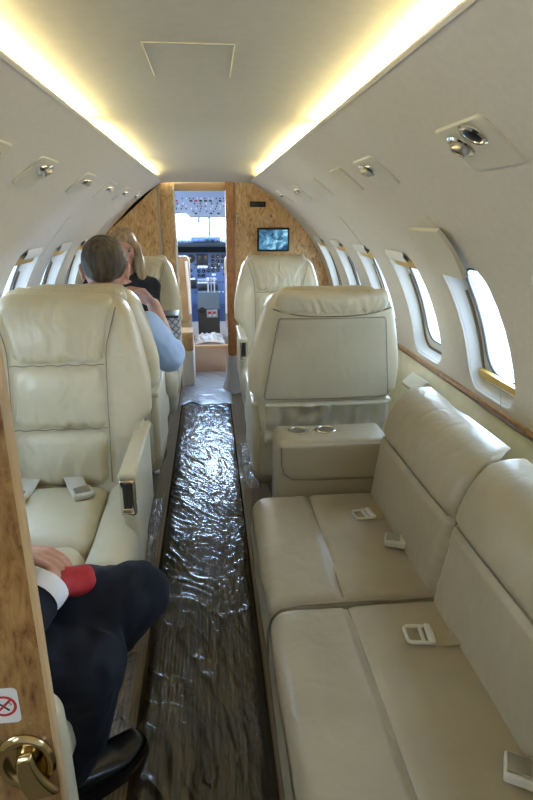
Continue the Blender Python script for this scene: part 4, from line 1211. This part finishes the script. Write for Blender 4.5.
for x, z in ((-.13, .70), (-.03, .655), (.085, .655)): gauge(x, z, .046, True)
for x, z, w in ((-.02, .875, .052), (-.03, .745, .045), (.09, .795, .02), (.09, .75, .03), (-.13, .755, .03)):
    q = MB(); q.rbox((x, -.004, z), (w, .006, .010), .003, 1, (1, 1, 1)); q.build('label_plate', random.choice([M_MARK, M_CKLIGHT]), ip)
for x, z, w_, h_ in ((-.03, .715, .05, .006), (.075, .715, .03, .006), (-.21, .83, .03, .02), (-.21, .77, .03, .012), (.22, .86, .03, .02), (.22, .80, .035, .012), (-.08, .895, .012, .012), (.03, .895, .012, .012)):
    q = MB(); q.rbox((x, -.004, z), (w_, .006, h_), .002, 1, (1, 1, 1)); q.build('annunciator', M_MARK if h_ < .01 else M_CKDARK, ip)
for x in range(9):
    for z in (.90, .865, .72, .62):
        q = MB(); q.rbox((-.10 + .035 * x, -.003, z), (.007, .006, .006), .002, 1, (1, 1, 1)); q.build('panel_switch', random.choice([M_CKDARK, M_MARK]), ip)
# centre pedestal with throttle levers
pd = thing('centre_pedestal', 'dark grey cockpit centre pedestal with levers and red topped buttons', 'pedestal', (-.02, 5.42, .245))
mb = MB()
side_poly = [V((-.10, -.16, 0)), V((-.10, -.20, .30)), V((-.10, -.05, .43)), V((-.10, .33, .40)), V((-.10, .33, 0))]
mb.prism(side_poly, (.20, 0, 0)); mb.build('housing', M_PED, pd)
Tp = Matrix.Translation((0, -.205, .20)) @ Matrix.Rotation(-.2, 4, 'X')
mb = MB(); mb.rbox((.025, -.105 + .0, .0), (.042, .006, .038), .004, 2, (1, 1, 1)); 
q = MB(); q.rbox((.03, -.185, .255), (.05, .01, .035), .005, 2, (1, 1, 1)); q.xf(Matrix.Translation((0, -.018, 0))); q.build('selector_plate', M_CKLIGHT, pd)
for x in (.008, .052):
    q = MB(); q.rbox((x, -.214, .267), (.013, .010, .011), .004, 2, (1, 1, 1)); q.build('red_button', M_REDP, pd)
    q = MB(); q.rbox((x, -.214, .240), (.010, .008, .006), .003, 2, (1, 1, 1)); q.build('white_button', M_MARK, pd)
q = MB().lathe([(.030, 0), (.030, .012), (.02, .016)], Matrix.Translation((-.06, -.20, .29)) @ Matrix.Rotation(PI / 2, 4, 'X'), 20); q.build('trim_wheel', M_BLACK, pd)
for x in (.0, .03, .06):
    q = MB(); q.tube([V((x, -.02, .43)), V((x, -.07, .54))], .006, 7); q.rbox((x, -.075, .555), (.012, .012, .014), .005, 2, (1, 1, 1)); q.build('lever', M_MARK if x != .03 else M_CKLIGHT, pd)
# crew seats, only their inboard backs show
for x, lb in ((-.33, 'tan crew seat on the left of the cockpit'), (.29, 'tan crew seat on the right of the cockpit')):
    t = thing('crew_seat', lb, 'seat', (x, 5.0, .245), 0, 'crew seats')
    mb = MB(); mb.rbox((0, .22, .18), (.15, .22, .06), .04, 4, (3, 3, 1)); mb.build('seat_cushion', M_TAN, t)
    mb = MB(); mb.rbox((0, .02, .50), (.16, .05, .29), .04, 4, (3, 1, 4)); mb.build('backrest', M_TAN, t)
    mb = MB(); mb.box((-.10, .05, 0), (.10, .38, .13)); mb.build('seat_base', M_DARK, t)
    mb = MB(); mb.tube([V((.13 if x < 0 else -.13, -.045, .75)), V((.145 if x < 0 else -.145, -.06, .5)), V((.15 if x < 0 else -.15, -.055, .3))], .012, 7); mb.build('harness', M_MARK, t)
# clear plastic heaped on the cockpit sill
tag(film(-.16, .12, 5.0, 5.2, .262, .03, 40, 40, (26, 26), 44, .02, heap(-.02, 5.12, .2, .15, .05)).build('plastic_wrap', M_FILM3, fix=False), 'crumpled whitish plastic heaped on the step into the cockpit', 'plastic film')

# ------------------------------------------------------------------ outside
def apron_mat():
    return noisy(mat('concrete_apron', (.5, .5, .5), .9), (.42, .43, .45), (.52, .53, .54), .4, 4)
mb = MB(); mb.add([V((-150, -150, -1.6)), V((150, -150, -1.6)), V((150, 150, -1.6)), V((-150, 150, -1.6))], [(0, 1, 2, 3)])
struct(mb.build('ground', apron_mat(), fix=False))
hg = MB(); hg.box((38, 34, -1.6), (52, 80, 3.2)); o = hg.build('hangar', mat('pale_hangar', (.75, .76, .78), .7)); tag(o, 'pale building far outside the nearest window', 'building')

w = bpy.data.worlds.new('sky'); S.world = w; w.use_nodes = True
nt = w.node_tree; bgn = nt.nodes['Background']
tc = nt.nodes.new('ShaderNodeTexCoord'); sx = nt.nodes.new('ShaderNodeSeparateXYZ'); nt.links.new(tc.outputs['Generated'], sx.inputs[0])
rp = nt.nodes.new('ShaderNodeValToRGB'); e = rp.color_ramp.elements
e[0].position = 0.; e[0].color = (.90, .95, 1, 1); e[1].position = .6; e[1].color = (.55, .74, 1., 1)
nt.links.new(sx.outputs[2], rp.inputs[0]); nt.links.new(rp.outputs[0], bgn.inputs[0])
fw = nt.nodes.new('ShaderNodeMapRange'); fw.interpolation_type = 'SMOOTHSTEP'
fw.inputs['From Min'].default_value = .45; fw.inputs['From Max'].default_value = .95; fw.inputs['To Min'].default_value = 3.0; fw.inputs['To Max'].default_value = 11.
nt.links.new(sx.outputs[1], fw.inputs['Value']); nt.links.new(fw.outputs[0], bgn.inputs[1])

# ------------------------------------------------------------------ camera
f = 560.; th = math.atan2(183, 560); ps = math.atan2(58.5, math.hypot(560, 183))
cam = bpy.data.cameras.new('camera'); co = bpy.data.objects.new('camera', cam); COL.objects.link(co)
co.location = (0, 0, 1.353); co.rotation_euler = (PI / 2 - th, 0, -ps)
cam.sensor_fit = 'VERTICAL'; cam.sensor_height = 36; cam.lens = 36 * f / 800; cam.clip_start = .02; cam.clip_end = 500
S.camera = co
S.view_settings.view_transform = 'Standard'; S.view_settings.look = 'None'; S.view_settings.gamma = 1; S.view_settings.use_curve_mapping = False
S.view_settings.exposure = 2.0
S.cycles.use_denoising = True
S.cycles.max_bounces = 10; S.cycles.diffuse_bounces = 6; S.cycles.transparent_max_bounces = 16
S.cycles.caustics_reflective = False; S.cycles.caustics_refractive = False; S.cycles.sample_clamp_indirect = 8.
